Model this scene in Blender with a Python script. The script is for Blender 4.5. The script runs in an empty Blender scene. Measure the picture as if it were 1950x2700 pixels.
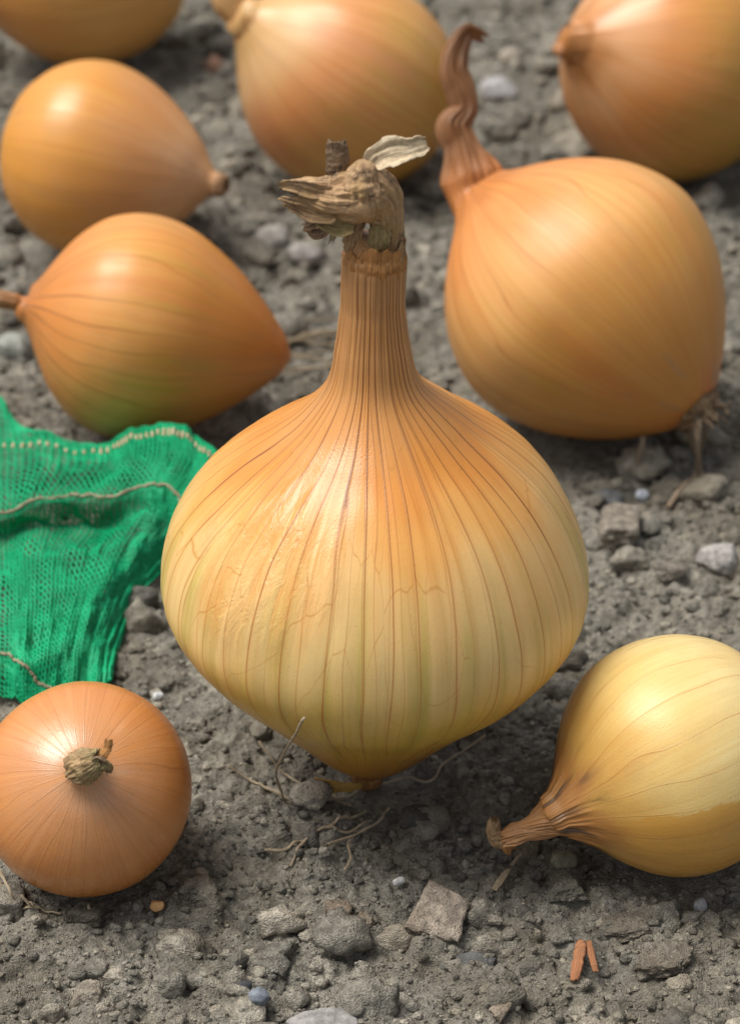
import bpy, math
import numpy as np
from mathutils import Vector

# ------------------------------------------------------------------ camera, sky, sun, exposure
scene = bpy.context.scene
cam_data = bpy.data.cameras.new('camera')
cam = bpy.data.objects.new('camera', cam_data)
scene.collection.objects.link(cam)
scene.camera = cam
cam.location = (0.0, -0.389, 0.314)
cam.rotation_euler = (math.radians(90 - 32), 0, 0)
cam_data.sensor_fit = 'VERTICAL'
cam_data.sensor_height = 24.0
cam_data.sensor_width = 24.0
cam_data.lens = 12.0 / math.tan(math.radians(13))
cam_data.clip_start = 0.01
cam_data.clip_end = 200.0
cam_data.dof.use_dof = True
cam_data.dof.focus_distance = 0.450
cam_data.dof.aperture_fstop = 12.5

SUN = Vector((-0.42, 0.04, 0.90)).normalized()
world = bpy.data.worlds.new('World')
scene.world = world
world.use_nodes = True
wn, wl = world.node_tree.nodes, world.node_tree.links
sky = wn.new('ShaderNodeTexSky')
sky.sky_type = 'NISHITA'
sky.sun_disc = False
sky.sun_elevation = math.asin(SUN.z)
sky.sun_rotation = math.atan2(SUN.x, SUN.y)
sky.air_density = 1.0
sky.dust_density = 4.0
sky.ozone_density = 1.0
hs = wn.new('ShaderNodeHueSaturation')
hs.inputs['Saturation'].default_value = 0.30        # thin overcast: a paler sky than clear blue
wl.new(sky.outputs[0], hs.inputs['Color'])
bg = wn['Background']
bg.inputs['Strength'].default_value = 0.05
wl.new(hs.outputs[0], bg.inputs['Color'])

sun_data = bpy.data.lights.new('sun', 'SUN')
sun_data.energy = 1.5
sun_data.angle = math.radians(34)
sun_data.color = (1.0, 0.955, 0.88)
sun = bpy.data.objects.new('sun', sun_data)
scene.collection.objects.link(sun)
sun.rotation_euler = SUN.to_track_quat('Z', 'Y').to_euler()

scene.view_settings.view_transform = 'Standard'
scene.view_settings.look = 'None'
scene.view_settings.gamma = 1.0
scene.view_settings.use_curve_mapping = False
scene.view_settings.exposure = 1.32
scene.cycles.max_bounces = 4
scene.cycles.diffuse_bounces = 3
scene.cycles.glossy_bounces = 2
scene.cycles.transmission_bounces = 2

# ------------------------------------------------------------------ helpers
MM = 0.001
rng = np.random.default_rng(11)


def hash3(ix, iy, iz, seed):
    h = (ix.astype(np.int64) * 374761393 + iy.astype(np.int64) * 668265263 + iz.astype(np.int64) * 2147483647 + seed * 974711) & 0xFFFFFFFF
    h = ((h ^ (h >> 13)) * 1274126177) & 0xFFFFFFFF
    h = ((h ^ (h >> 16)) * 2246822519) & 0xFFFFFFFF
    return ((h ^ (h >> 15)) & 0xFFFF) / 65535.0


def vnoise(p, seed=0):
    """smooth value noise, -1..1, p (n,3)"""
    i = np.floor(p)
    f = p - i
    f = f * f * f * (f * (f * 6 - 15) + 10)
    i = i.astype(np.int64)
    out = 0
    for dx in (0, 1):
        for dy in (0, 1):
            for dz in (0, 1):
                w = (f[:, 0] if dx else 1 - f[:, 0]) * (f[:, 1] if dy else 1 - f[:, 1]) * (f[:, 2] if dz else 1 - f[:, 2])
                out = out + w * hash3(i[:, 0] + dx, i[:, 1] + dy, i[:, 2] + dz, seed)
    return out * 2 - 1


def fbm(p, octv=4, seed=0, gain=0.5):
    a, s, o = 1.0, 0.0, 0
    q = np.asarray(p, float)
    for k in range(octv):
        o = o + a * vnoise(q, seed + k * 17)
        s += a
        a *= gain
        q = q * 2.03 + 7.1
    return o / s


def worley2(x, y, seed=0):
    """F1 distance and id hash of jittered cells, unit cell size"""
    ix, iy = np.floor(x).astype(np.int64), np.floor(y).astype(np.int64)
    best = np.full(x.shape, 9.0)
    idv = np.zeros(x.shape)
    z = np.zeros_like(ix)
    for dx in (-1, 0, 1):
        for dy in (-1, 0, 1):
            cx, cy = ix + dx, iy + dy
            px = cx + hash3(cx, cy, z, seed)
            py = cy + hash3(cx, cy, z + 1, seed)
            d = np.hypot(px - x, py - y)
            m = d < best
            best = np.where(m, d, best)
            idv = np.where(m, hash3(cx, cy, z + 2, seed), idv)
    return best, idv


def mesh(name, v, quads=None, tris=None, mat=None, attrs=None, uv=None, smooth=True):
    me = bpy.data.meshes.new(name)
    v = np.ascontiguousarray(v, dtype=np.float32)
    me.vertices.add(len(v))
    me.vertices.foreach_set('co', v.ravel())
    loops, starts, n = [], [], 0
    if quads is not None and len(quads):
        q = np.asarray(quads, np.int32)
        loops.append(q.ravel())
        starts.append(np.arange(len(q)) * 4)
        n = len(q) * 4
    if tris is not None and len(tris):
        t = np.asarray(tris, np.int32)
        loops.append(t.ravel())
        starts.append(n + np.arange(len(t)) * 3)
    loops = np.concatenate(loops).astype(np.int32)
    starts = np.concatenate(starts).astype(np.int32)
    me.loops.add(len(loops))
    me.polygons.add(len(starts))
    me.polygons.foreach_set('loop_start', starts)
    me.polygons.foreach_set('vertices', loops)
    if smooth:
        me.polygons.foreach_set('use_smooth', np.ones(len(starts), bool))
    if uv is not None:
        l = me.uv_layers.new(name='UVMap')
        l.data.foreach_set('uv', np.ascontiguousarray(uv, np.float32).ravel())
    for k, a in (attrs or {}).items():
        a = np.ascontiguousarray(a, np.float32)
        if a.ndim == 1:
            me.attributes.new(k, 'FLOAT', 'POINT').data.foreach_set('value', a)
        else:
            me.attributes.new(k, 'FLOAT_VECTOR', 'POINT').data.foreach_set('vector', a.ravel())
    me.update(calc_edges=True)
    me.validate()
    if mat:
        me.materials.append(mat)
    return me


def link(name, me, parent=None, loc=(0, 0, 0)):
    o = bpy.data.objects.new(name, me)
    scene.collection.objects.link(o)
    o.location = loc
    if parent is not None:
        o.parent = parent
    return o


def thing(name, label, cat, loc, group=None):
    e = bpy.data.objects.new(name, None)
    scene.collection.objects.link(e)
    e.empty_display_size = 0.01
    e.location = loc
    e['label'] = label
    e['category'] = cat
    if group:
        e['group'] = group
    return e


def tag(o, label, cat, group=None):
    o['label'] = label
    o['category'] = cat
    if group:
        o['group'] = group
    return o


def hermite(tq, t, p):
    """smooth interpolation of columns p at knots t"""
    p = np.asarray(p, float)
    t = np.asarray(t, float)
    one = p.ndim == 1
    if one:
        p = p[:, None]
    m = np.gradient(p, t, axis=0) if len(t) > 2 else np.repeat((p[1:] - p[:-1]) / (t[1] - t[0]), 2, 0)
    i = np.clip(np.searchsorted(t, tq, side='right') - 1, 0, len(t) - 2)
    h = (t[i + 1] - t[i])[:, None]
    s = ((tq - t[i]) / h[:, 0])[:, None]
    o = (2 * s**3 - 3 * s**2 + 1) * p[i] + (s**3 - 2 * s**2 + s) * h * m[i] + (-2 * s**3 + 3 * s**2) * p[i + 1] + (s**3 - s**2) * h * m[i + 1]
    return o[:, 0] if one else o


def frames(P, up=(0.0, -1.0, 0.02)):
    """parallel-transport frames along a polyline"""
    T = np.gradient(P, axis=0)
    T /= np.linalg.norm(T, axis=1)[:, None] + 1e-12
    N = np.zeros_like(P)
    n = np.array(up) - np.dot(up, T[0]) * T[0]
    if np.linalg.norm(n) < 1e-3:
        n = np.cross(T[0], (1, 0, 0))
    N[0] = n / np.linalg.norm(n)
    for k in range(1, len(P)):
        n = N[k - 1] - np.dot(N[k - 1], T[k]) * T[k]
        N[k] = n / (np.linalg.norm(n) + 1e-12)
    return T, N, np.cross(T, N)


def ring_faces(ns, nth):
    i = np.arange(ns - 1)[:, None]
    j = np.arange(nth)[None, :]
    j2 = (j + 1) % nth
    q = np.stack([i * nth + j, i * nth + j2, (i + 1) * nth + j2, (i + 1) * nth + j], -1)
    return q.reshape(-1, 4)


def sweep(name, P, rad, nth, mat, origin, vpar, flat=None, flat_ang=0.0, twist=None, disp=None, cap0=True, cap1=True,
          hollow=0.3, rel=None, up=(0.0, -1.0, 0.02), jag=0.0, seed=0, rows=None):
    """tube of rings along P; radius rad; disp(theta, vpar) -> multiplier. rel: attribute 'rad' (relative radius)"""
    ns = len(P)
    T, N, B = frames(P, up)
    th = np.arange(nth) / nth * 2 * np.pi
    TH = np.broadcast_to(th, (ns, nth))
    V = np.broadcast_to(vpar[:, None], (ns, nth))
    m = np.ones((ns, nth)) if disp is None else disp(TH, V)
    rr = rad[:, None] * m
    fl = np.ones(ns) if flat is None else flat
    tw = np.zeros(ns) if twist is None else twist
    a = TH + tw[:, None]
    ca, sa = np.cos(a - flat_ang), np.sin(a - flat_ang) * fl[:, None]
    cx = ca * math.cos(flat_ang) - sa * math.sin(flat_ang)
    cy = ca * math.sin(flat_ang) + sa * math.cos(flat_ang)
    X = P[:, None, :] + rr[..., None] * (cx[..., None] * N[:, None, :] + cy[..., None] * B[:, None, :])
    if jag > 0:      # torn end: the last rings are pulled back unevenly
        w = np.clip((np.arange(ns) - (ns - 9)) / 8.0, 0, 1)[:, None]
        jn = fbm(np.stack([np.cos(th) * 3.1 + seed, np.sin(th) * 3.1, 0 * th], -1), 3, seed)
        X = X + (w * jn[None, :])[..., None] * T[:, None, :] * jag
    if rows:         # only these rings (frames and shape come from the whole tube)
        a0, a1 = rows
        X, TH, V, P, T, rad, vpar = X[a0:a1], TH[a0:a1], V[a0:a1], P[a0:a1], T[a0:a1], rad[a0:a1], vpar[a0:a1]
        rel = None if rel is None else rel[a0:a1]
        cap0, cap1 = cap0 and a0 == 0, cap1 and a1 == ns
        ns = len(P)
    verts = X.reshape(-1, 3)
    cyl = np.stack([np.cos(TH), np.sin(TH), V], -1).reshape(-1, 3)
    vv = V.ravel()
    rl = np.repeat(rad if rel is None else rel, nth)
    quads = ring_faces(ns, nth)
    u0 = np.broadcast_to(th / (2 * np.pi), (ns - 1, nth))
    u1 = u0 + 1.0 / nth
    uv = np.stack([np.stack([u0, V[:-1]], -1), np.stack([u1, V[:-1]], -1), np.stack([u1, V[1:]], -1), np.stack([u0, V[1:]], -1)], 2).reshape(-1, 2)
    tris = []
    extra, ecyl, ev, er = [], [], [], []
    n0 = ns * nth
    j = np.arange(nth)
    if cap0:
        extra.append(P[0]); ecyl.append((0, 0, vpar[0])); ev.append(vpar[0]); er.append(rl[0])
        tris.append(np.stack([np.full(nth, n0), (j + 1) % nth, j], -1))
        n0 += 1
    if cap1:
        extra.append(P[-1] - T[-1] * rad[-1] * hollow); ecyl.append((0, 0, vpar[-1])); ev.append(vpar[-1]); er.append(rl[-1])
        b = (ns - 1) * nth
        tris.append(np.stack([np.full(nth, n0), b + j, b + (j + 1) % nth], -1))
    if extra:
        verts = np.concatenate([verts, np.array(extra)])
        cyl = np.concatenate([cyl, np.array(ecyl)])
        vv = np.concatenate([vv, ev])
        rl = np.concatenate([rl, er])
        tris = np.concatenate(tris)
        uv = np.concatenate([uv, np.tile([[0.5, float(ev[-1])]], (len(tris) * 3, 1))])
    else:
        tris = None
    return mesh(name, verts - np.asarray(origin), quads, tris, mat, {'cyl': cyl, 'vv': vv, 'rel': rl}, uv)


def curve_pts(pts, n):
    pts = np.asarray(pts, float)
    d = np.concatenate([[0], np.cumsum(np.linalg.norm(np.diff(pts, axis=0), axis=1))])
    return hermite(np.linspace(0, d[-1], n), d, pts), d


def strip(name, pts, widths, wdir, mat, origin, n=36, m=9, crinkle=0.5, curl=0.0, thick=0.25, jag=1.2, seed=0):
    """dry leaf scrap: a thick crinkled ribbon (mm units for crinkle, thick and jag)"""
    P, d = curve_pts(np.asarray(pts) * MM, n)
    w = hermite(np.linspace(0, d[-1], n), d, np.asarray(widths, float) * MM)
    T = np.gradient(P, axis=0)
    T /= np.linalg.norm(T, axis=1)[:, None]
    wd = np.asarray(wdir, float)
    wd = wd - (T @ wd)[:, None] * T
    wd /= np.linalg.norm(wd, axis=1)[:, None]
    nn = np.cross(T, wd)
    s = np.linspace(-1, 1, m)
    S = np.linspace(0, 1, n)
    A = np.stack(np.broadcast_arrays(S[:, None] * 3.0 + seed * 3.7, s[None, :] * 2.6, 0.0), -1).reshape(-1, 3)
    c1 = fbm(A * np.array([0.8, 1.7, 1]), 4, seed, 0.6).reshape(n, m)
    edge = 1 + 0.22 * fbm(np.stack([S * 9 + seed, 0 * S, 0 * S], -1), 3, seed + 5)
    jn = fbm(np.stack([s * 2.7 + seed, 0 * s, 0 * s], -1), 3, seed + 9)
    X = P[:, None, :] + wd[:, None, :] * (s[None, :] * (w * edge)[:, None])[..., None]
    X = X + nn[:, None, :] * (c1 * crinkle * MM + curl * MM * (s[None, :] ** 2))[..., None]
    X = X + T[:, None, :] * (np.clip(S * 5 - 4, 0, 1)[:, None] * jn[None, :] * jag * MM)[..., None]
    top = X + nn[:, None, :] * thick * MM * 0.5
    bot = X - nn[:, None, :] * thick * MM * 0.5
    v = np.concatenate([top.reshape(-1, 3), bot.reshape(-1, 3)])
    i = np.arange(n - 1)[:, None]
    j = np.arange(m - 1)[None, :]
    q = np.stack([i * m + j, (i + 1) * m + j, (i + 1) * m + j + 1, i * m + j + 1], -1).reshape(-1, 4)
    k = n * m
    qb = q[:, ::-1] + k
    rim = np.concatenate([np.arange(m), np.arange(1, n) * m + m - 1, (n - 1) * m + np.arange(m - 2, -1, -1), np.arange(n - 2, 0, -1) * m])
    r2 = np.roll(rim, -1)
    qs = np.stack([rim, r2, r2 + k, rim + k], -1)
    cyl = np.stack(np.broadcast_arrays(s[None, :] * 0.9, 0.3, S[:, None]), -1).reshape(-1, 3)
    cyl = np.concatenate([cyl, cyl])
    return mesh(name, v - np.asarray(origin), np.concatenate([q, qb, qs]), None, mat, {'cyl': cyl, 'vv': cyl[:, 2], 'rel': np.full(len(v), 0.1)})


# ------------------------------------------------------------------ node material helper
class Mat:
    def __init__(self, name):
        self.m = bpy.data.materials.new(name)
        self.m.use_nodes = True
        self.t = self.m.node_tree
        self.n, self.l = self.t.nodes, self.t.links
        self.bsdf = self.n['Principled BSDF']
        self.x = 0

    def set(self, sock, val):
        if isinstance(val, bpy.types.NodeSocket):
            self.l.new(val, sock)
        elif isinstance(val, (tuple, list)) and len(val) == 3 and sock.type == 'RGBA':
            sock.default_value = (*val, 1)
        else:
            sock.default_value = val

    def node(self, typ, **props):
        nd = self.n.new(typ)
        for k, v in props.items():
            setattr(nd, k, v)
        return nd

    def attr(self, name, out='Vector'):
        a = self.node('ShaderNodeAttribute', attribute_name=name)
        return a.outputs[out]

    def math(self, op, a, b=0.0, c=None, clamp=False):
        nd = self.node('ShaderNodeMath', operation=op, use_clamp=clamp)
        self.set(nd.inputs[0], a)
        self.set(nd.inputs[1], b)
        if c is not None:
            self.set(nd.inputs[2], c)
        return nd.outputs[0]

    def vmul(self, v, s):
        nd = self.node('ShaderNodeVectorMath', operation='MULTIPLY')
        self.set(nd.inputs[0], v)
        nd.inputs[1].default_value = s
        return nd.outputs[0]

    def vadd(self, v, s):
        nd = self.node('ShaderNodeVectorMath', operation='ADD')
        self.set(nd.inputs[0], v)
        self.set(nd.inputs[1], s)
        return nd.outputs[0]

    def noise(self, vec, scale, detail=3.0, rough=0.5, out='Fac', dist=0.0):
        nd = self.node('ShaderNodeTexNoise')
        self.set(nd.inputs['Vector'], vec)
        nd.inputs['Scale'].default_value = scale
        nd.inputs['Detail'].default_value = detail
        nd.inputs['Roughness'].default_value = rough
        nd.inputs['Distortion'].default_value = dist
        return nd.outputs[out]

    def voro(self, vec, scale, feature='DISTANCE_TO_EDGE', out='Distance', rand=1.0):
        nd = self.node('ShaderNodeTexVoronoi', feature=feature)
        self.set(nd.inputs['Vector'], vec)
        nd.inputs['Scale'].default_value = scale
        nd.inputs['Randomness'].default_value = rand
        return nd.outputs[out]

    def ramp(self, fac, stops, interp='LINEAR'):
        nd = self.node('ShaderNodeValToRGB')
        nd.color_ramp.interpolation = interp
        e = nd.color_ramp.elements
        while len(e) < len(stops):
            e.new(0.5)
        for k, (p, c) in enumerate(stops):
            e[k].position = p
            e[k].color = (*c, 1) if not isinstance(c, float) else (c, c, c, 1)
        self.set(nd.inputs[0], fac)
        return nd.outputs[0]

    def map(self, v, a, b, c=0.0, d=1.0, smooth=True):
        nd = self.node('ShaderNodeMapRange', interpolation_type='SMOOTHSTEP' if smooth else 'LINEAR')
        self.set(nd.inputs[0], v)
        for k, q in enumerate((a, b, c, d)):
            self.set(nd.inputs[k + 1], q)
        return nd.outputs[0]

    def mix(self, fac, a, b, blend='MIX'):
        nd = self.node('ShaderNodeMix', data_type='RGBA', blend_type=blend)
        self.set(nd.inputs[0], fac)
        self.set(nd.inputs[6], a)
        self.set(nd.inputs[7], b)
        return nd.outputs[2]

    def bump(self, height, strength, dist, normal=None):
        nd = self.node('ShaderNodeBump')
        nd.inputs['Strength'].default_value = strength
        nd.inputs['Distance'].default_value = dist
        self.set(nd.inputs['Height'], height)
        if normal is not None:
            self.set(nd.inputs['Normal'], normal)
        return nd.outputs[0]

    def obj(self):
        return self.node('ShaderNodeTexCoord').outputs['Object']

    def out(self, color, rough=0.5, normal=None, spec=0.5, sss=0.0, sss_scale=0.004, sss_rad=(1, 0.5, 0.2), coat=0.0):
        b = self.bsdf
        self.set(b.inputs['Base Color'], color)
        self.set(b.inputs['Roughness'], rough)
        self.set(b.inputs['Specular IOR Level'], spec)
        if normal is not None:
            self.set(b.inputs['Normal'], normal)
        if sss:
            b.inputs['Subsurface Weight'].default_value = sss
            b.inputs['Subsurface Scale'].default_value = sss_scale
            b.inputs['Subsurface Radius'].default_value = sss_rad
        if coat:
            b.inputs['Coat Weight'].default_value = coat
            b.inputs['Coat Roughness'].default_value = 0.3
        return self.m


def skin_mat(name, stops, nveins=28, vein=0.7, net=0.0, green=0.4, blotch=(0.50, 0.20, 0.06), blotch_amt=0.35, neck=(0.42, 0.22, 0.09), seed=0.0,
             vein_col=(0.20, 0.075, 0.018), wrinkle=0.3, dust=0.15, vw=0.0042, rough=0.36, dark_neck=0.0, streak=0.55, neck_mix=0.62, fine=True, sector=None, spot=None, spec=0.5):
    """onion skin: colour by height on the bulb, lengthwise veins, a fine side-vein net, green patches, dust"""
    M = Mat(name)
    cs = M.vadd(M.attr('cyl'), (seed, seed * 0.7, 0))
    v = M.attr('vv', 'Fac')
    rel = M.math('MAXIMUM', M.attr('rel', 'Fac'), 0.03)
    uvn = M.node('ShaderNodeUVMap', uv_map='UVMap')
    sx = M.node('ShaderNodeSeparateXYZ')
    M.l.new(uvn.outputs[0], sx.inputs[0])
    u = sx.outputs[0]
    low = M.node('ShaderNodeTexNoise')          # three slow noises in one look-up
    M.set(low.inputs['Vector'], M.vmul(cs, (1.7, 1.7, 1.4)))
    low.inputs['Scale'].default_value = 1.0
    low.inputs['Detail'].default_value = 2.0
    ls = M.node('ShaderNodeSeparateColor')
    M.l.new(low.outputs['Color'], ls.inputs[0])
    nA, nB, nC = ls.outputs
    st = M.noise(M.vmul(cs, (22, 22, 0.8)), 1.0, 3.0, 0.6)
    # base colour along the bulb, streaked lengthwise and bent by noise
    vj = M.math('ADD', v, M.math('MULTIPLY_ADD', nA, 0.26, -0.13))
    vj = M.math('ADD', vj, M.math('MULTIPLY_ADD', st, 0.06, -0.03))
    col = M.ramp(M.math('MULTIPLY', vj, 0.6), [(p * 0.6, c) for p, c in stops], 'EASE')
    if sector:            # another, deeper coloured layer of skin showing beside a torn edge
        ue = M.math('ADD', u, M.math('MULTIPLY_ADD', M.noise(M.vmul(cs, (2.2, 2.2, 6)), 1.0, 4.0, 0.6), 0.05, -0.025))
        edge = M.math('MULTIPLY', M.map(ue, sector[0], sector[0] + 0.08), M.map(ue, sector[1] + 0.005, sector[1]))
        edge = M.math('MULTIPLY', edge, M.map(v, 0.95, 0.7))
        col = M.mix(M.math('MULTIPLY', edge, sector[3]), col, sector[2])
    col = M.mix(M.map(st, 0.25, 0.75, 0.0, streak), col, M.mix(1.0, col, (0.83, 0.66, 0.45), 'MULTIPLY'))
    bl = M.noise(M.vmul(cs, (1.9, 1.9, 2.3)), 1.0, 3.0, 0.6)
    col = M.mix(M.map(bl, 0.50, 0.74, 0.0, blotch_amt), col, blotch)
    if green:
        gr = M.math('MULTIPLY', M.map(M.noise(M.vmul(cs, (8.5, 8.5, 2.0)), 1.0, 3.0), 0.47, 0.72), M.math('MULTIPLY', M.map(v, 0.22, 0.42), M.map(v, 0.72, 0.52)))
        col = M.mix(M.math('MULTIPLY', gr, green), col, (0.36, 0.31, 0.025))
    # lengthwise veins
    w6 = M.noise(M.vmul(cs, (6, 6, 3)), 1.0, 2.0)
    wob = M.math('MULTIPLY_ADD', nB, 2.4, -1.2)
    wob2 = M.math('MULTIPLY_ADD', w6, 0.40, -0.20)
    q = M.math('ADD', M.math('MULTIPLY_ADD', u, float(nveins), 0.13), M.math('ADD', wob, wob2))
    d = M.math('ABSOLUTE', M.math('SUBTRACT', M.math('FRACT', q), 0.5))
    dm = M.math('MULTIPLY', M.math('MULTIPLY', d, rel), 2 * math.pi / nveins)
    wv = M.math('MULTIPLY', M.map(v, 0.1, 0.95, 0.6, 1.25), vw)
    ln = M.math('SUBTRACT', 1.0, M.map(dm, M.math('MULTIPLY', wv, 0.25), wv))
    ln = M.math('MULTIPLY', ln, M.math('MULTIPLY', M.map(v, 0.05, 0.30, 0.25, 1.0), M.map(w6, 0.35, 0.60, 0.55, 1.0)))
    halo = M.math('MULTIPLY', M.math('SUBTRACT', 1.0, M.map(dm, 0.0, M.math('MULTIPLY', wv, 5.0))), 0.22)
    vc = M.mix(M.map(v, 0.42, 0.78), (0.46, 0.15, 0.022), vein_col)
    col = M.mix(M.math('MULTIPLY', halo, vein), col, (0.50, 0.21, 0.06))
    h = M.math('MULTIPLY', st, 0.35)
    if fine:              # thinner second set of veins
        q2 = M.math('ADD', M.math('MULTIPLY_ADD', u, float(nveins * 2 + 3), 0.4), M.math('MULTIPLY', M.math('ADD', wob, M.math('MULTIPLY', wob2, 2.0)), 2.1))
        d2 = M.math('ABSOLUTE', M.math('SUBTRACT', M.math('FRACT', q2), 0.5))
        dm2 = M.math('MULTIPLY', M.math('MULTIPLY', d2, rel), 2 * math.pi / (nveins * 2 + 3))
        ln2 = M.math('MULTIPLY', M.math('SUBTRACT', 1.0, M.map(dm2, 0.0006, vw * 0.62)), M.map(nC, 0.42, 0.58))
        col = M.mix(M.math('MULTIPLY', ln2, 0.65 * vein), col, vc)
    if net:               # side veins: edges of stretched cells
        jv = M.vmul(M.vadd(low.outputs['Color'], (-0.5, -0.5, -0.5)), (2.2, 2.2, 0))
        cu = M.node('ShaderNodeCombineXYZ')
        M.set(cu.inputs[0], M.math('ADD', M.math('MULTIPLY', u, 42.0), M.math('MULTIPLY', w6, 1.5)))
        M.set(cu.inputs[1], M.math('MULTIPLY', v, 6.2))
        vn = M.node('ShaderNodeTexVoronoi', feature='DISTANCE_TO_EDGE', voronoi_dimensions='2D')
        M.set(vn.inputs['Vector'], M.vadd(cu.outputs[0], jv))
        vn.inputs['Scale'].default_value = 1.0
        nt = M.math('MULTIPLY', M.math('SUBTRACT', 1.0, M.map(vn.outputs['Distance'], 0.002, 0.015)), M.map(M.noise(M.vmul(cs, (3.4, 3.4, 4.0)), 1.0, 2.0), 0.36, 0.54))
        nt = M.math('MULTIPLY', nt, M.math('MULTIPLY', M.map(v, 0.38, 0.56), M.map(v, 0.95, 0.86)))
        col = M.mix(M.math('MULTIPLY', nt, net), col, (0.50, 0.215, 0.04))
    col = M.mix(M.math('MULTIPLY', ln, vein), col, vc)
    # dry neck tone above the bulb
    nk = M.mix(M.map(M.noise(M.vmul(cs, (16, 16, 6)), 1.0, 3.0, 0.65), 0.3, 0.7), neck, tuple(c * 0.55 for c in neck))
    col = M.mix(M.map(v, 0.97, 1.16, 0.0, neck_mix), col, nk)
    if dark_neck:
        dk = M.map(M.noise(M.vmul(cs, (3.2, 3.2, 5)), 1.0, 3.0), 0.46, 0.62)
        dk = M.math('MULTIPLY', dk, M.math('MULTIPLY', M.map(v, 0.80, 0.93), M.map(v, 1.10, 1.0)))
        col = M.mix(M.math('MULTIPLY', dk, dark_neck), col, (0.05, 0.035, 0.025))
    nrm = None
    if fine:              # soil dust, specks and the grain of the skin
        oc = M.obj()
        gr2 = M.noise(oc, 2600.0, 1.0)
        col = M.mix(M.map(gr2, 0.72, 0.77, 0.0, 0.4), col, (0.16, 0.10, 0.06))
        du = M.math('MULTIPLY', M.map(M.noise(oc, 900.0, 4.0, 0.7), 0.50, 0.72), M.map(v, 0.80, 1.05, 0.15, 1.0))
        col = M.mix(M.math('MULTIPLY', du, dust), col, (0.30, 0.24, 0.17))
        wr = M.noise(M.vmul(cs, (5, 5, 16)), 1.0, 4.0, 0.62, dist=0.8)
        wr = M.math('MULTIPLY', wr, M.map(nC, 0.48, 0.66))
        h = M.math('ADD', h, M.math('MULTIPLY', wr, 3.0 * wrinkle))
        if spot:          # a patch of loose, finely crumpled skin
            du_ = M.math('DIVIDE', M.math('SUBTRACT', u, spot[0]), spot[2])
            dv_ = M.math('DIVIDE', M.math('SUBTRACT', v, spot[1]), spot[3])
            rr = M.math('ADD', M.math('SQRT', M.math('ADD', M.math('MULTIPLY', du_, du_), M.math('MULTIPLY', dv_, dv_))), M.math('MULTIPLY_ADD', w6, 0.8, -0.4))
            pm = M.map(rr, 1.0, 0.45)
            pw = M.math('ADD', M.noise(M.vmul(cs, (13, 13, 20)), 1.0, 4.0, 0.65, dist=1.5), M.math('MULTIPLY', M.noise(M.vmul(cs, (9, 9, 3.5)), 1.0, 2.0, 0.5, dist=1.0), 1.6))
            h = M.math('ADD', h, M.math('MULTIPLY', M.math('MULTIPLY', pw, pm), 4.5))
            col = M.mix(M.math('MULTIPLY', M.math('MULTIPLY', pm, M.map(pw, 1.45, 1.0)), 0.45), col, (0.66, 0.25, 0.05))
        h = M.math('ADD', h, M.math('MULTIPLY', ln, 0.32))
        h = M.math('ADD', h, M.math('MULTIPLY', gr2, 0.35))
    nrm = M.bump(h, 0.5, 0.00020)
    sm = M.noise(M.vmul(cs, (3.1, 3.1, 6.0)), 1.0, 5.0, 0.7)
    col = M.mix(M.math('MULTIPLY', M.map(sm, 0.52, 0.66), M.map(v, 0.34, 0.0, 0.10, 0.65)), col, (0.27, 0.20, 0.13))
    rough = M.math('MULTIPLY_ADD', M.map(bl, 0.35, 0.65), 0.16, rough - 0.06)
    rg = M.math('ADD', M.math('MULTIPLY_ADD', st, 0.22, M.math('SUBTRACT', rough, 0.11)), M.math('MULTIPLY', M.map(v, 0.95, 1.2), 0.18))
    return M.out(col, rg, nrm, spec)


def dry_mat(name, a=(0.46, 0.31, 0.17), b=(0.20, 0.12, 0.06), dark=(0.035, 0.028, 0.024), dirt=0.6, streaks=9.0, tint=None, seed=0.0):
    """papery dried stem: lengthwise fibre streaks, soot-dark dirt and pale worn edges"""
    M = Mat(name)
    cs = M.vadd(M.attr('cyl'), (seed, 0, 0))
    oc = M.obj()
    s1 = M.noise(M.vmul(cs, (streaks, streaks, 1.3)), 1.0, 5.0, 0.65)
    col = M.mix(M.map(s1, 0.3, 0.7), b, a)
    col = M.mix(M.map(M.noise(oc, 260.0, 4.0, 0.6), 0.45, 0.7, 0.0, 0.6), col, tuple(min(1, c * 1.25) for c in a))
    if tint:
        col = M.mix(M.map(M.noise(oc, 150.0, 3.0), 0.45, 0.65, 0.0, 0.75), col, tint)
    dk = M.math('MULTIPLY', M.map(M.noise(oc, 230.0, 3.0, 0.6), 0.50, 0.68), M.map(M.noise(oc, 1900.0, 3.0, 0.7), 0.38, 0.58))
    col = M.mix(M.math('MULTIPLY', dk, dirt), col, dark)
    h = M.math('ADD', M.math('MULTIPLY', s1, 1.6), M.math('MULTIPLY', M.noise(oc, 1500.0, 4.0, 0.65), 0.8))
    return M.out(col, 0.72, M.bump(h, 0.9, 0.00035), 0.3)


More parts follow.
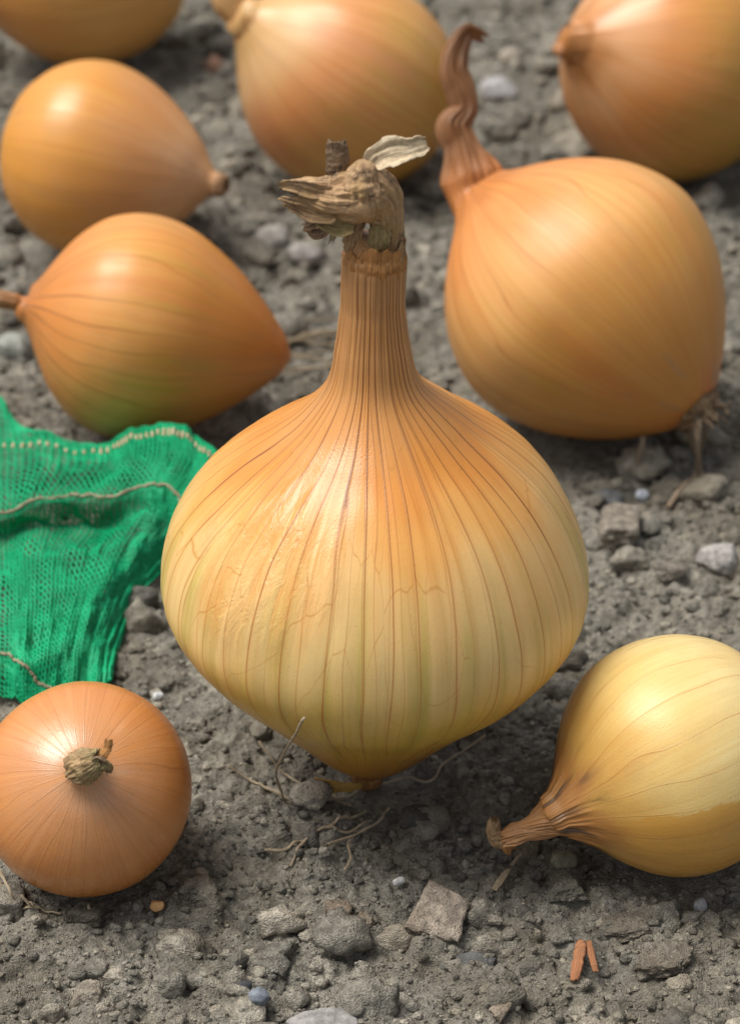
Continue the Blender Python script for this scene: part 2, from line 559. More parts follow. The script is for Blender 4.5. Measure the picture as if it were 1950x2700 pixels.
def soil_mat(name, base=(0.268, 0.256, 0.222), var=1.0):
    M = Mat(name)
    geo = M.node('ShaderNodeNewGeometry').outputs['Position']
    rnd = M.attr('rnd', 'Fac')
    n1 = M.noise(geo, 38.0, 3.0, 0.6)
    n2 = M.noise(geo, 420.0, 3.0, 0.65)
    n3 = M.noise(geo, 2000.0, 2.0, 0.7)
    d, l = tuple(c * 0.62 for c in base), tuple(min(1, c * 1.42) for c in base)
    col = M.mix(M.map(n2, 0.28, 0.72), d, l)
    col = M.mix(M.map(n1, 0.40, 0.64, 0.0, 0.6), col, (base[0] * 0.64, base[1] * 0.60, base[2] * 0.54))
    tone = M.ramp(rnd, [(0.0, (0.52, 0.52, 0.52)), (0.25, (0.80, 0.79, 0.78)), (0.55, (1.0, 0.98, 0.95)), (0.80, (1.25, 1.2, 1.14)), (1.0, (1.62, 1.54, 1.46))])
    col = M.mix(var, col, M.mix(1.0, col, tone, 'MULTIPLY'))
    col = M.mix(M.map(n3, 0.55, 0.75, 0.0, 0.5), col, tuple(c * 0.45 for c in base))
    col = M.mix(M.map(M.noise(geo, 1300.0, 1.0), 0.72, 0.76, 0.0, 0.7), col, (0.48, 0.46, 0.43))
    h = M.math('ADD', M.math('MULTIPLY', n2, 0.8), M.math('MULTIPLY', n3, 0.7))
    return M.out(col, 0.95, M.bump(h, 1.0, 0.0016), 0.12)


def stone_mat(name, c, rough=0.8, spec=0.3, var=0.35, scale=500.0):
    M = Mat(name)
    oc = M.obj()
    n1 = M.noise(oc, scale, 5.0, 0.65)
    n2 = M.noise(oc, scale * 5, 3.0, 0.7)
    col = M.mix(M.map(n1, 0.3, 0.7), tuple(x * (1 - var) for x in c), tuple(min(1, x * (1 + var * 0.7)) for x in c))
    col = M.mix(M.map(n2, 0.56, 0.72, 0.0, 0.5), col, tuple(x * 0.45 for x in c))
    h = M.math('ADD', n1, M.math('MULTIPLY', n2, 0.5))
    return M.out(col, rough, M.bump(h, 0.8, 0.0006), spec)


# ------------------------------------------------------------------ ground
CONTACT = [(0.0, -1.0, 17, 8), (52, 163, 34, 18), (-58, 158, 30, 18), (-92, 277, 30, 18), (-111, 449, 34, 20), (-8, 333, 32, 18),
           (105, 341, 34, 20), (-59, -30, 17, 9), (64, -24, 20, 10)]     # mm: x, y, outer and inner radius of pressed soil


def ground_h(x, y):
    """height of the soil (m) at x, y (m arrays)"""
    X, Y = x * 1000, y * 1000
    p = np.stack([X / 55, Y / 55, 0 * X], -1)
    h = 2.6 * fbm(p, 3, 3)
    h += 1.5 * fbm(np.stack([X / 13, Y / 13, 0 * X + 4], -1), 3, 9)
    wx = X + 2.2 * fbm(np.stack([X / 5, Y / 5, 0 * X], -1), 2, 21)
    wy = Y + 2.2 * fbm(np.stack([X / 5, Y / 5, 0 * X + 9], -1), 2, 27)
    for size, amp, sd in ((13.0, 2.9, 1), (5.4, 1.5, 2), (2.4, 0.6, 3)):
        d, i = worley2(wx / size, wy / size, sd)
        flat = np.clip((0.60 - d) / 0.22, 0, 1)          # flat-topped aggregates with steep sides
        h += amp * (flat * (0.2 + 1.0 * i) - 0.35)
    h += 0.9 * np.abs(fbm(np.stack([X / 2.6, Y / 2.6, 0 * X], -1), 3, 33, 0.65)) + 0.55 * fbm(np.stack([X / 1.2, Y / 1.2, 0 * X], -1), 2, 39)
    h -= 0.8
    for k, (cx, cy, ro, ri) in enumerate(CONTACT):
        r = np.hypot(X - cx, Y - cy)
        w = np.clip((ro - r) / (ro - ri), 0, 1)
        w = w * w * (3 - 2 * w)
        h = h * (1 - 0.8 * w) + w * (-1.5 if k == 0 else -1.0)
    far = np.clip((np.hypot(X, Y - 200) - 600) / 600, 0, 1)
    return (h * (1 - far)) * MM


def spread(lo, hi, fine0, fine1, far, grow=1.09):
    a = [lo]
    while a[-1] < hi:
        t = (a[-1] - lo) / (hi - lo)
        a.append(a[-1] + fine0 + (fine1 - fine0) * t)
    s, up, dn = fine1, [], []
    p = a[-1]
    while p < far:
        s *= grow; p += s; up.append(p)
    s, p = fine0, a[0]
    while p > -far:
        s *= grow; p -= s; dn.append(p)
    return np.array(dn[::-1] + a + up)


gy = spread(-0.095, 0.58, 0.00055, 0.0013, 6.0)
gxr = spread(0.0, 0.19, 0.00055, 0.0011, 6.0)
gxr = gxr[gxr >= 0]
gx = np.concatenate([-gxr[:0:-1], gxr])
GX, GY = np.meshgrid(gx, gy)
gz = ground_h(GX.ravel(), GY.ravel())
nx, ny = len(gx), len(gy)
i = np.arange(ny - 1)[:, None]
j = np.arange(nx - 1)[None, :]
gq = np.stack([i * nx + j, i * nx + j + 1, (i + 1) * nx + j + 1, (i + 1) * nx + j], -1).reshape(-1, 4)
soil = soil_mat('dry_grey_soil')
_, gid = worley2(GX.ravel() * 1000 / 4.6, GY.ravel() * 1000 / 4.6, 2)
ground = link('ground', mesh('ground', np.stack([GX.ravel(), GY.ravel(), gz], -1), gq, None, soil, {'rnd': 0.30 + 0.4 * gid}))
ground['kind'] = 'structure'


# ------------------------------------------------------------------ soil crumbs (uncountable) and single stones
def icosphere(sub):
    t = (1 + 5 ** 0.5) / 2
    v = [(-1, t, 0), (1, t, 0), (-1, -t, 0), (1, -t, 0), (0, -1, t), (0, 1, t), (0, -1, -t), (0, 1, -t), (t, 0, -1), (t, 0, 1), (-t, 0, -1), (-t, 0, 1)]
    f = [(0, 11, 5), (0, 5, 1), (0, 1, 7), (0, 7, 10), (0, 10, 11), (1, 5, 9), (5, 11, 4), (11, 10, 2), (10, 7, 6), (7, 1, 8), (3, 9, 4), (3, 4, 2), (3, 2, 6), (3, 6, 8), (3, 8, 9), (4, 9, 5), (2, 4, 11), (6, 2, 10), (8, 6, 7), (9, 8, 1)]
    v = [np.array(a, float) / np.linalg.norm(a) for a in v]
    for _ in range(sub):
        cache, nf = {}, []

        def mid(a, b):
            k = (min(a, b), max(a, b))
            if k not in cache:
                m = v[a] + v[b]
                v.append(m / np.linalg.norm(m))
                cache[k] = len(v) - 1
            return cache[k]
        for a, b, c in f:
            x, y, z = mid(a, b), mid(b, c), mid(c, a)
            nf += [(a, x, z), (b, y, x), (c, z, y), (x, y, z)]
        f = nf
    return np.array(v), np.array(f)


ICO = {k: icosphere(k) for k in (0, 1, 2, 3, 4)}


def rock_shape(sub, r, planes=9, round_=0.18, lump=0.14, freq=2.2, seed=0, box=False):
    """convex broken lump: unit directions cut by random planes, softened and made rough"""
    d, f = ICO[sub]
    n = r.normal(size=(planes, 3))
    off = r.uniform(0.62, 1.0, planes)
    if box:      # angular slab: six jittered faces and a chopped corner or two
        n = np.concatenate([np.array([(1, 0, 0), (-1, 0, 0), (0, 1, 0), (0, -1, 0), (0, 0, 1), (0, 0, -1)]) + r.normal(0, 0.22, (6, 3)), r.normal(size=(2, 3))])
        off = np.concatenate([r.uniform(0.6, 0.8, 6), r.uniform(0.8, 1.0, 2)])
    n /= np.linalg.norm(n, axis=1)[:, None]
    dots = np.clip(d @ n.T, 1e-3, None)
    cut = np.minimum((off[None, :] / dots).min(1), 1.6 if box else 1.12)
    rad = cut * (1 - round_) + round_ * 0.9
    rad = rad * (1 + lump * fbm(d * freq + seed * 3.3, 4, seed % 50, 0.6))
    return d * rad[:, None], f


def rot_mats(r, n):
    q = r.normal(size=(n, 4))
    q /= np.linalg.norm(q, axis=1)[:, None]
    w, x, y, z = q.T
    return np.stack([1 - 2 * (y * y + z * z), 2 * (x * y - z * w), 2 * (x * z + y * w), 2 * (x * y + z * w), 1 - 2 * (x * x + z * z), 2 * (y * z - x * w),
                     2 * (x * z - y * w), 2 * (y * z + x * w), 1 - 2 * (x * x + y * y)], -1).reshape(n, 3, 3)


def crumbs(name, n, smin, smax, power, sub, r):
    """n broken crumbs strewn over the ground in front of and behind the onions"""
    protos = [rock_shape(sub, r, 7, 0.12, 0.5 if sub < 2 else 0.42, 2.6, k, box=(k % 2 == 0)) for k in range(16)]
    t = r.random(n) ** 1.35
    y = -0.098 + t * 0.66
    hw = 0.083 + (y + 0.098) * 0.17
    x = (r.random(n) * 2 - 1) * hw
    s = smin * (smax / smin) ** (r.random(n) ** power)
    s = s * (0.85 + 0.9 * t)
    keep = np.ones(n, bool)
    for cx, cy, ro, ri in CONTACT:
        dist = np.hypot(x * 1000 - cx, y * 1000 - cy)
        keep &= (dist > ri + 2) | (s < 0.0008)
        keep &= (dist > ro * 0.9) | (s < 0.0016)
    x, y, s = x[keep], y[keep], s[keep]
    n = len(x)
    z = ground_h(x, y) + s * r.uniform(-0.45, 0.4, n)
    Rm = rot_mats(r, n)
    sc = np.stack([np.ones(n), r.uniform(0.7, 1.0, n), r.uniform(0.5, 0.95, n)], -1)
    which = r.integers(0, len(protos), n)
    V, Fc, A, base = [], [], [], 0
    nv = len(protos[0][0])
    for k, (pv, pf) in enumerate(protos):
        m = np.where(which == k)[0]
        v = np.einsum('nij,vj->nvi', Rm[m] * s[m][:, None, None], pv)
        v = v * (1 - (1 - sc[m][:, None, :]) * np.array([0.0, 1.0, 1.0]))
        v = v + np.stack([x[m], y[m], z[m]], -1)[:, None, :]
        V.append(v.reshape(-1, 3))
        Fc.append((pf[None] + (base + np.arange(len(m)) * nv)[:, None, None]).reshape(-1, 3))
        A.append(np.repeat(np.clip(r.normal(0.55, 0.27, len(m)), 0, 1), nv))
        base += len(m) * nv
    o = link(name, mesh(name, np.concatenate(V), None, np.concatenate(Fc), soil, {'rnd': np.concatenate(A)}, smooth=sub > 1))
    o['kind'] = 'stuff'
    o['label'] = 'loose grey soil crumbs strewn over the ground'
    o['category'] = 'soil'
    return o


V_TINY = crumbs('soil_grains', 30000, 0.00028, 0.0008, 1.5, 0, np.random.default_rng(4))
V_TINY['label'] = 'fine grey soil grains covering the ground'
V_ALL = crumbs('soil_crumbs', 9000, 0.0006, 0.0019, 1.8, 1, np.random.default_rng(5))
V_MED = crumbs('soil_clods', 1700, 0.0012, 0.0062, 2.3, 2, np.random.default_rng(8))
V_MED['label'] = 'small uneven grey soil clods among the crumbs'


def stone(name, label, cat, xy, size, color, seed, sub=3, planes=9, rough=0.85, spec=0.25, sink=0.35, rot=0.0, lump=0.12, round_=0.15, soil_like=False, group=None, tilt=0.0, box=None):
    """one stone or clod; size = half extents in mm"""
    r = np.random.default_rng(seed)
    v, f = rock_shape(sub, r, planes, round_ * (0.4 if soil_like else 1), lump * (1.7 if soil_like else 1.2), 2.6, seed, box=soil_like if box is None else box)
    v = v / np.abs(v).max(0) * np.array(size) * MM
    c, s = math.cos(tilt), math.sin(tilt)
    v = v @ np.array([[1, 0, 0], [0, c, s], [0, -s, c]])
    c, s = math.cos(rot), math.sin(rot)
    v = v @ np.array([[c, s, 0], [-s, c, 0], [0, 0, 1]])
    x, y = xy[0] * MM, xy[1] * MM
    z = float(ground_h(np.array([x]), np.array([y]))[0])
    v[:, 2] += size[2] * MM * (1 - 2 * sink)
    m = soil_mat(name + '_soil', color) if soil_like else stone_mat(name + '_stone', color, rough, spec)
    o = link(name, mesh(name, v, None, f, m, {'rnd': np.full(len(v), 0.6)}), None, (x, y, z))
    return tag(o, label, cat, group)


TAN, GREY, PALE = (0.30, 0.255, 0.205), (0.20, 0.19, 0.165), (0.34, 0.31, 0.275)


def slab(corners, thick, color, loc, seed):
    """broken flat slab: a bilinear top face between four corners (mm), rough edges and a real underside"""
    n = 30
    a, b = np.meshgrid(np.linspace(0, 1, n), np.linspace(0, 1, n), indexing='ij')
    c = np.array(corners, float)
    ej = 0.035 * fbm(np.stack([a * 6, b * 6, 0 * a + seed], -1).reshape(-1, 3), 3, seed).reshape(n, n)
    a2, b2 = a + ej, b + np.roll(ej, 7, 0)
    w = [(1 - a2) * (1 - b2), a2 * (1 - b2), a2 * b2, (1 - a2) * b2]
    top = sum(wk[..., None] * ck for wk, ck in zip(w, c))
    edge = np.minimum(np.minimum(a, 1 - a), np.minimum(b, 1 - b))
    rough = fbm(np.stack([a * 7 + 3, b * 7, 0 * a], -1).reshape(-1, 3), 4, seed + 3, 0.6).reshape(n, n)
    top[..., 2] += 0.55 * rough - 0.5 * np.exp(-edge * 30)
    bot = top.copy()
    bot[..., 2] -= thick * (0.75 + 0.4 * np.roll(rough, 5, 1)) * (0.55 + 0.45 * np.clip(edge * 9, 0, 1))
    v = np.concatenate([top.reshape(-1, 3), bot.reshape(-1, 3)]) * MM
    i, j = np.arange(n - 1)[:, None], np.arange(n - 1)[None, :]
    q = np.stack([i * n + j, (i + 1) * n + j, (i + 1) * n + j + 1, i * n + j + 1], -1).reshape(-1, 4)
    k = n * n
    rim = np.concatenate([np.arange(n), np.arange(1, n) * n + n - 1, (n - 1) * n + np.arange(n - 2, -1, -1), np.arange(n - 2, 0, -1) * n])
    r2 = np.roll(rim, -1)
    q = np.concatenate([q, q[:, ::-1] + k, np.stack([rim, r2, r2 + k, rim + k], -1)])
    return link('soil_slab', mesh('soil_slab', v, q, None, soil_mat('soil_slab_tan', color), {'rnd': np.full(len(v), 0.6)}), None, loc)


tag(slab([(-6.6, -5.5, 2.6), (4.4, -9.2, 2.0), (6.6, 0.5, 4.4), (-1.4, 5.0, 5.6)], 2.4, (0.40, 0.35, 0.295), (0.0137, -0.0440, 0.0), 4), 'flat angular tan soil slab tilted over a dark gap at the bottom', 'clod')
stone('pebble', 'small bright white pebble beside the tan soil slab', 'pebble', (6.0, -36.5), (1.5, 1.0, 1.0), (0.75, 0.74, 0.72), 12, 3, 6, 0.5, 0.4, -0.5, 0.6, round_=0.6)
stone('pebble', 'tiny white pebble between green net and large onion', 'pebble', (-50.0, 32.4), (1.3, 1.1, 1.1), (0.72, 0.74, 0.74), 13, 3, 6, 0.5, 0.4, -0.3, round_=0.6)
stone('pebble', 'small orange chip lying below the front left onion', 'pebble', (-43.9, -44.2), (1.6, 1.4, 1.2), (0.66, 0.38, 0.16), 14, 3, 7, 0.6, 0.3, -0.7)
stone('stone', 'blue grey angular stone at the bottom edge', 'stone', (-21.6, -70.5), (2.2, 2.0, 1.7), (0.20, 0.225, 0.26), 15, 3, 7, sink=-0.3)
stone('stone', 'small black stone beside the blue grey stone', 'stone', (-24.8, -66.0), (1.6, 1.4, 1.3), (0.07, 0.073, 0.08), 16, 3, 7, sink=-0.3)
stone('stone', 'wide pale grey flat stone cut by the bottom edge', 'stone', (-9.3, -75.5), (7.2, 4.0, 1.8), (0.30, 0.29, 0.28), 17, 3, 8, sink=0.3, lump=0.08)
stone('stone', 'dark grey flat rough stone below the tan soil slab', 'stone', (20.3, -57.0), (6.2, 3.6, 1.3), (0.125, 0.127, 0.125), 18, 4, 9, sink=0.35, lump=0.16)
stone('pebble', 'small smooth light grey pebble at the lower right', 'pebble', (68.8, -40.5), (1.5, 2.0, 1.4), (0.45, 0.45, 0.46), 19, 3, 6, 0.5, 0.4, -0.4, round_=0.6)
stone('stone', 'pale rounded stone at the right edge level with large onion', 'stone', (89.5, 86.5), (6.5, 6.2, 5.2), (0.36, 0.34, 0.32), 20, 4, 9, sink=0.3, round_=0.4)
stone('soil_clod', 'broad tan clod right of the large onion', 'clod', (65.5, 100.0), (6.6, 7.0, 4.2), (0.27, 0.245, 0.21), 21, 4, 9, sink=0.3, soil_like=True)
stone('soil_clod', 'grey wedge clod in front of the pale rounded stone', 'clod', (75.5, 79.0), (5.2, 3.2, 2.6), (0.26, 0.24, 0.21), 22, 3, 8, sink=0.25, soil_like=True)
stone('stone', 'small pale triangular stone beneath the right standing onion', 'stone', (73.6, 135.0), (2.3, 2.2, 2.4), (0.36, 0.33, 0.27), 23, 3, 6, sink=0.2)
stone('pebble', 'shiny bluish white pebble behind the broad tan clod', 'pebble', (73.4, 121.5), (2.0, 1.8, 1.8), (0.50, 0.54, 0.60), 24, 3, 7, 0.35, 0.5, 0.25, round_=0.5)
stone('stone', 'dark slate stone behind the broad tan clod', 'stone', (65.0, 122.0), (5.0, 4.6, 2.8), (0.13, 0.135, 0.14), 25, 3, 8, sink=0.35)
stone('stone', 'flat light grey stone far back beside the twisted neck', 'stone', (49.0, 408.0), (8.0, 7.0, 4.2), (0.36, 0.35, 0.35), 26, 3, 8, sink=0.2)
stone('pebble', 'pinkish tan pebble between the two top left onions', 'pebble', (-61.1, 441.0), (4.2, 5.0, 4.2), (0.42, 0.25, 0.17), 27, 3, 7, sink=0.1)
stone('stone', 'pale rounded stone behind the large onion neck', 'stone', (-32.0, 279.0), (6.0, 5.5, 4.4), (0.33, 0.31, 0.28), 28, 3, 9, sink=0.2, round_=0.4)
stone('stone', 'grey rounded stone just right of the pale one behind neck', 'stone', (-21.0, 262.0), (6.2, 5.4, 4.2), (0.29, 0.27, 0.25), 29, 3, 9, sink=0.2, round_=0.4)
stone('stone', 'greenish grey round stone at the left edge', 'stone', (-107.0, 205.0), (5.4, 5.5, 5.0), (0.27, 0.28, 0.25), 30, 3, 9, sink=0.2, round_=0.4)
stone('stone', 'beige stone far back between the top onions', 'stone', (55.0, 444.0), (5.0, 5.0, 4.0), (0.38, 0.33, 0.27), 31, 3, 8, sink=0.2)
stone('soil_clod', 'olive grey clod under the crooked neck of front right onion', 'clod', (33.8, -25.0), (3.6, 3.4, 3.0), (0.22, 0.20, 0.155), 32, 3, 9, sink=0.25, soil_like=True)
stone('pebble', 'greenish rounded pebble below the front right onion', 'pebble', (41.2, -28.6), (3.0, 2.6, 2.2), (0.26, 0.245, 0.17), 33, 3, 8, sink=0.25, round_=0.5)
stone('soil_clod', 'wide low clod below the front right onion', 'clod', (52.5, -46.5), (6.0, 4.6, 2.3), (0.22, 0.20, 0.17), 34, 4, 9, sink=0.35, soil_like=True, lump=0.2)
stone('soil_clod', 'lumpy grey clod left of the wide low clod', 'clod', (40.5, -37.5), (5.2, 4.0, 3.0), (0.20, 0.19, 0.16), 35, 4, 9, sink=0.3, soil_like=True, lump=0.22)
stone('soil_clod', 'pale grey clod against the lower left edge', 'clod', (-76.0, -39.5), (5.0, 5.5, 4.2), (0.25, 0.235, 0.20), 36, 3, 9, sink=0.25, soil_like=True)
stone('soil_clod', 'reddish tan clod left of the tan soil slab', 'clod', (-6.5, -43.5), (3.0, 2.4, 2.2), (0.26, 0.215, 0.17), 37, 3, 8, sink=0.25, soil_like=True)
stone('soil_clod', 'small pale tan clod left of the tilted slab', 'clod', (-0.8, -47.0), (2.4, 2.2, 1.7), (0.28, 0.245, 0.20), 38, 3, 8, sink=0.25, soil_like=True)
stone('soil_clod', 'pale beige clod near the bottom left corner', 'clod', (-55.0, -70.5), (3.8, 3.0, 2.2), (0.31, 0.28, 0.235), 39, 3, 8, sink=0.25, soil_like=True)
stone('soil_clod', 'broad dark grey clod at the lower left centre', 'clod', (-37.5, -58.5), (6.2, 5.0, 2.4), (0.17, 0.165, 0.145), 40, 4, 9, sink=0.35, soil_like=True, lump=0.2)
stone('soil_clod', 'large cracked grey clod at the lower right', 'clod', (59.0, -57.5), (6.4, 5.0, 2.6), (0.23, 0.21, 0.18), 42, 4, 9, sink=0.35, soil_like=True, lump=0.18)
stone('soil_clod', 'long pale tan clod at the bottom right centre', 'clod', (26.5, -70.5), (2.4, 6.0, 1.8), (0.33, 0.285, 0.235), 43, 3, 8, sink=0.3, rot=-0.6, soil_like=True)
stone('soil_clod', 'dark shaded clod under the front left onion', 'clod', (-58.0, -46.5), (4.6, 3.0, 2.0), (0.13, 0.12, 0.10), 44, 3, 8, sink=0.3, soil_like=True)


# thin dry things lying about
def fibre(name, pts, r0, r1, mat, parent, origin, n=40, seed=0, clear=0.0):
    P, d = curve_pts(np.asarray(pts, float) * MM, n)
    t = np.linspace(0, 1, n)
    P = P + np.stack([fbm(np.stack([t * 6 + seed, 0 * t, 0 * t + k], -1), 2, seed + k) for k in range(3)], -1) * 0.00025
    if clear:       # lie on the soil, not in it
        P[:, 2] = np.maximum(P[:, 2], ground_h(P[:, 0], P[:, 1]) + clear * MM)
        P[1:-1] = (P[:-2] + 2 * P[1:-1] + P[2:]) / 4
    rad = (r0 + (r1 - r0) * t) * MM * (1 + 0.25 * fbm(np.stack([t * 11 + seed, 0 * t, 0 * t], -1), 2, seed + 4))
    me = sweep(name, P, rad, 7, mat, origin, t, hollow=0.0, rel=np.full(n, 0.1))
    return link(name, me, parent)


straw = dry_mat('dry_straw', (0.46, 0.38, 0.27), (0.28, 0.21, 0.13), dirt=0.25)
bark = dry_mat('orange_bark', (0.50, 0.235, 0.115), (0.36, 0.15, 0.07), dirt=0.5)
root_m = dry_mat('root_fibre', (0.66, 0.55, 0.39), (0.42, 0.32, 0.2), dirt=0.15)
o = link('bark_splinter', strip('bark_splinter', [(42.6, -55.0, 3.4), (41.8, -58.5, 2.6), (40.4, -64.5, 1.6)], [0.9, 1.2, 0.8], (1, 0.1, 0.3), bark, np.array([41.5, -60.3, 0]) * MM, crinkle=0.3, curl=-0.5, thick=0.5, jag=0.6, seed=3), None, (0.0415, -0.0603, 0))
tag(o, 'wider orange bark splinter upright in soil at bottom right', 'splinter', 'bark splinters')
o = link('bark_splinter', strip('bark_splinter', [(44.1, -55.0, 3.2), (44.4, -58.0, 2.4), (45.0, -62.0, 1.6)], [0.6, 0.7, 0.5], (1, 0.0, 0.3), bark, np.array([44.4, -58.5, 0]) * MM, crinkle=0.2, curl=-0.3, thick=0.4, jag=0.6, seed=5), None, (0.0444, -0.0585, 0))
tag(o, 'narrow orange bark splinter right of the wider one', 'splinter', 'bark splinters')
o = link('straw_scrap', strip('straw_scrap', [(25.8, -38.5, 2.0), (27.6, -35.8, 2.8), (29.2, -33.0, 3.0)], [0.6, 0.8, 0.5], (1, -0.4, 0.2), straw, np.array([27.6, -36, 0]) * MM, crinkle=0.2, thick=0.3, seed=6), None, (0.0276, -0.036, 0))
tag(o, 'pale straw scrap on soil below the crooked onion neck', 'straw')
o = link('straw_scrap', strip('straw_scrap', [(29.8, -31.5, 2.6), (31.8, -28.6, 3.2)], [0.4, 0.3], (1, -0.4, 0.2), straw, np.array([30, -30, 0]) * MM, crinkle=0.1, thick=0.25, seed=7), None, (0.030, -0.030, 0))
tag(o, 'thin pale stalk just above the straw scrap', 'straw')
tuft = thing('root_tuft', 'blurred pale tuft of dry roots behind the large onion', 'roots', (-0.021, 0.2035, 0))
for k in range(16):
    r = np.random.default_rng(100 + k)
    a = (-21 + r.normal(0, 6), 203 + r.normal(0, 7))
    da = r.uniform(-0.5, 0.5)
    L = r.uniform(7, 14)
    fibre('root', [(a[0] - L * math.cos(da), a[1] - L * math.sin(da), r.uniform(1, 4)), (a[0], a[1], r.uniform(2.5, 6)), (a[0] + L * math.cos(da), a[1] + L * math.sin(da) + r.normal(0, 3), r.uniform(1, 4))], 0.45, 0.3, straw, tuft, (-0.021, 0.2035, 0), 16, k)


# ------------------------------------------------------------------ onions
def ridged(amp_neck, nridge, amp_lump=0.015, seed=0, neck_from=0.93, folds=0.0, amp_bulb=0.0015):
    def f(TH, V):
        n = TH.size
        c, s, v = np.cos(TH).ravel(), np.sin(TH).ravel(), V.ravel()
        lump = fbm(np.stack([c * 1.1 + seed, s * 1.1, v * 1.3], -1), 2, seed)
        w = np.clip((v - neck_from) / 0.14, 0, 1)
        w = w * w * (3 - 2 * w)
        warp = 0.6 * fbm(np.stack([c * 1.5 + seed, s * 1.5, v * 1.2], -1), 2, seed + 3)
        rid = np.cos(TH.ravel() * nridge + warp * 3.0)
        rid2 = fbm(np.stack([c * 7 + seed, s * 7, v * 2.6], -1), 4, seed + 5, 0.6)
        fold = fbm(np.stack([c * 1.7 + seed, s * 1.7, v * 5.0], -1), 3, seed + 8)
        m = 1 + amp_lump * lump * np.clip(v * 6, 0, 1) + amp_bulb * rid + w * (amp_neck * (0.16 * rid + 1.0 * rid2) + folds * fold)
        return m.reshape(TH.shape)
    return f


def bulb_mesh(name, base, axis, prof, R, neck, mat, origin, nth, nb, nn, disp, vneck=1.5, flat=None, twist=0.0, jag=0.0, hollow=0.4, seed=0, up=(0.0, -1.0, 0.02), split=False, bow=0.0):
    """bulb of revolution along axis from base, then a neck through the points of neck (x, y, z, radius[, flatness]) in mm"""
    base = np.asarray(base, float)
    ax = np.asarray(axis, float)
    ax = ax / np.linalg.norm(ax)
    pz, pr = np.array([p[0] for p in prof]) * R, np.array([p[1] for p in prof]) * R
    zz = np.linspace(0, pz[-1], 900)
    rr = np.maximum(hermite(zz, pz, pr), 0.0002)
    arc = np.concatenate([[0], np.cumsum(np.hypot(np.diff(zz), np.diff(rr)))])
    k = np.linspace(0, arc[-1], nb)
    zq = np.interp(k, arc, zz)
    rq = np.interp(k, arc, rr)
    Pb = base[None] + ax[None] * zq[:, None]
    if bow:          # the bulb leans a little to one side as it rises
        kz = np.array([0, 15, 30, 45, 60, 80, 92, 100, 110, 118.0]) * MM
        Pb[:, 0] += bow * hermite(np.clip(zq, 0, 0.118), kz, np.array([0, 0, 0.3, 1.2, 2.2, 3.0, 2.3, 1.3, 0.9, 1.0]))
    vb = k / arc[-1]
    P, rad, vv, fl = Pb, rq, vb, np.ones(nb)
    tw = np.zeros(nb)
    if neck:
        nk = np.array([list(p) + [1.0] * (5 - len(p)) for p in neck], float)
        pts = np.concatenate([Pb[-2:-1], Pb[-1:], nk[:, :3] * MM])
        rads = np.concatenate([rq[-2:-1], rq[-1:], nk[:, 3] * MM])
        fls = np.concatenate([[1, 1], nk[:, 4]])
        d = np.concatenate([[0], np.cumsum(np.linalg.norm(np.diff(pts, axis=0), axis=1))])
        t = np.linspace(d[1], d[-1], nn + 1)[1:]
        Pn = hermite(t, d, pts)
        rn = np.maximum(hermite(t, d, rads), 0.0003)
        P = np.concatenate([P, Pn])
        rad = np.concatenate([rad, rn])
        vv = np.concatenate([vv, 1 + (t - d[1]) / (d[-1] - d[1]) * (vneck - 1)])
        fl = np.concatenate([fl, hermite(t, d, fls)])
        tw = np.concatenate([tw, np.linspace(0, twist, nn)])
    if split:
        kw = dict(flat=fl, twist=tw, disp=disp, rel=np.clip(rad / R, 0.03, 1), jag=jag, hollow=hollow, seed=seed, up=up)
        return sweep(name, P, rad, nth, mat, origin, vv, rows=(0, nb), **kw), sweep('neck', P, rad, nth, mat, origin, vv, rows=(nb - 1, len(P)), **kw)
    return sweep(name, P, rad, nth, mat, origin, vv, flat=fl, twist=tw, disp=disp, rel=np.clip(rad / R, 0.03, 1), jag=jag, hollow=hollow, seed=seed, up=up)


# ---- the large onion standing in the middle
OA = np.array([0.0002, 0.0, 0.0])
skinA = skin_mat('large_onion_skin', [(0.0, (0.34, 0.11, 0.018)), (0.08, (0.42, 0.17, 0.022)), (0.18, (0.53, 0.27, 0.028)), (0.29, (0.61, 0.37, 0.04)), (0.40, (0.69, 0.46, 0.09)), (0.52, (0.77, 0.55, 0.23)), (0.63, (0.75, 0.48, 0.19)), (0.71, (0.71, 0.36, 0.10)),
                                         (0.78, (0.65, 0.265, 0.055)), (0.86, (0.61, 0.28, 0.08)), (0.95, (0.60, 0.31, 0.115)), (1.1, (0.50, 0.28, 0.12))],
                 40, 0.92, 0.62, 0.55, (0.70, 0.34, 0.08), 0.25, (0.50, 0.27, 0.11), 0.0, wrinkle=0.22, rough=0.30, spot=(0.385, 0.63, 0.085, 0.14), streak=0.34, spec=0.42, vw=0.0037, vein_col=(0.20, 0.066, 0.016), dust=0.22)
zA = [0, 3, 10, 20, 30, 40, 50, 60, 70, 80, 86, 91, 96, 100, 110, 118]
rA = [0.5, 3.7, 11.5, 20.3, 29.3, 38.5, 44.3, 44.4, 40.9, 33.8, 27.2, 20.4, 14.4, 10.5, 7.3, 6.2]
onionA = thing('onion', 'very large golden onion standing upright with a long dried neck', 'onion', OA, 'onions on the soil')
dA = ridged(0.05, 44, 0.010, 4, 0.86, 0.07)
bulb = link('bulb', bulb_mesh('bulb', OA, (0.0, 0.0, 1.0), [(z / 44.5, r / 44.5) for z, r in zip(zA, rA)], 0.0445,
                              [(0.72, 0, 121.5, 6.15), (0.78, 0, 125, 6.1), (0.85, 0, 128.0, 6.0), (0.8, 0, 130.0, 5.2), (0.8, 0, 129.6, 4.4)], skinA, OA, 420, 330, 60, dA, vneck=1.12, seed=2, up=(0.0, 1.0, 0.02), bow=0.0005), onionA)

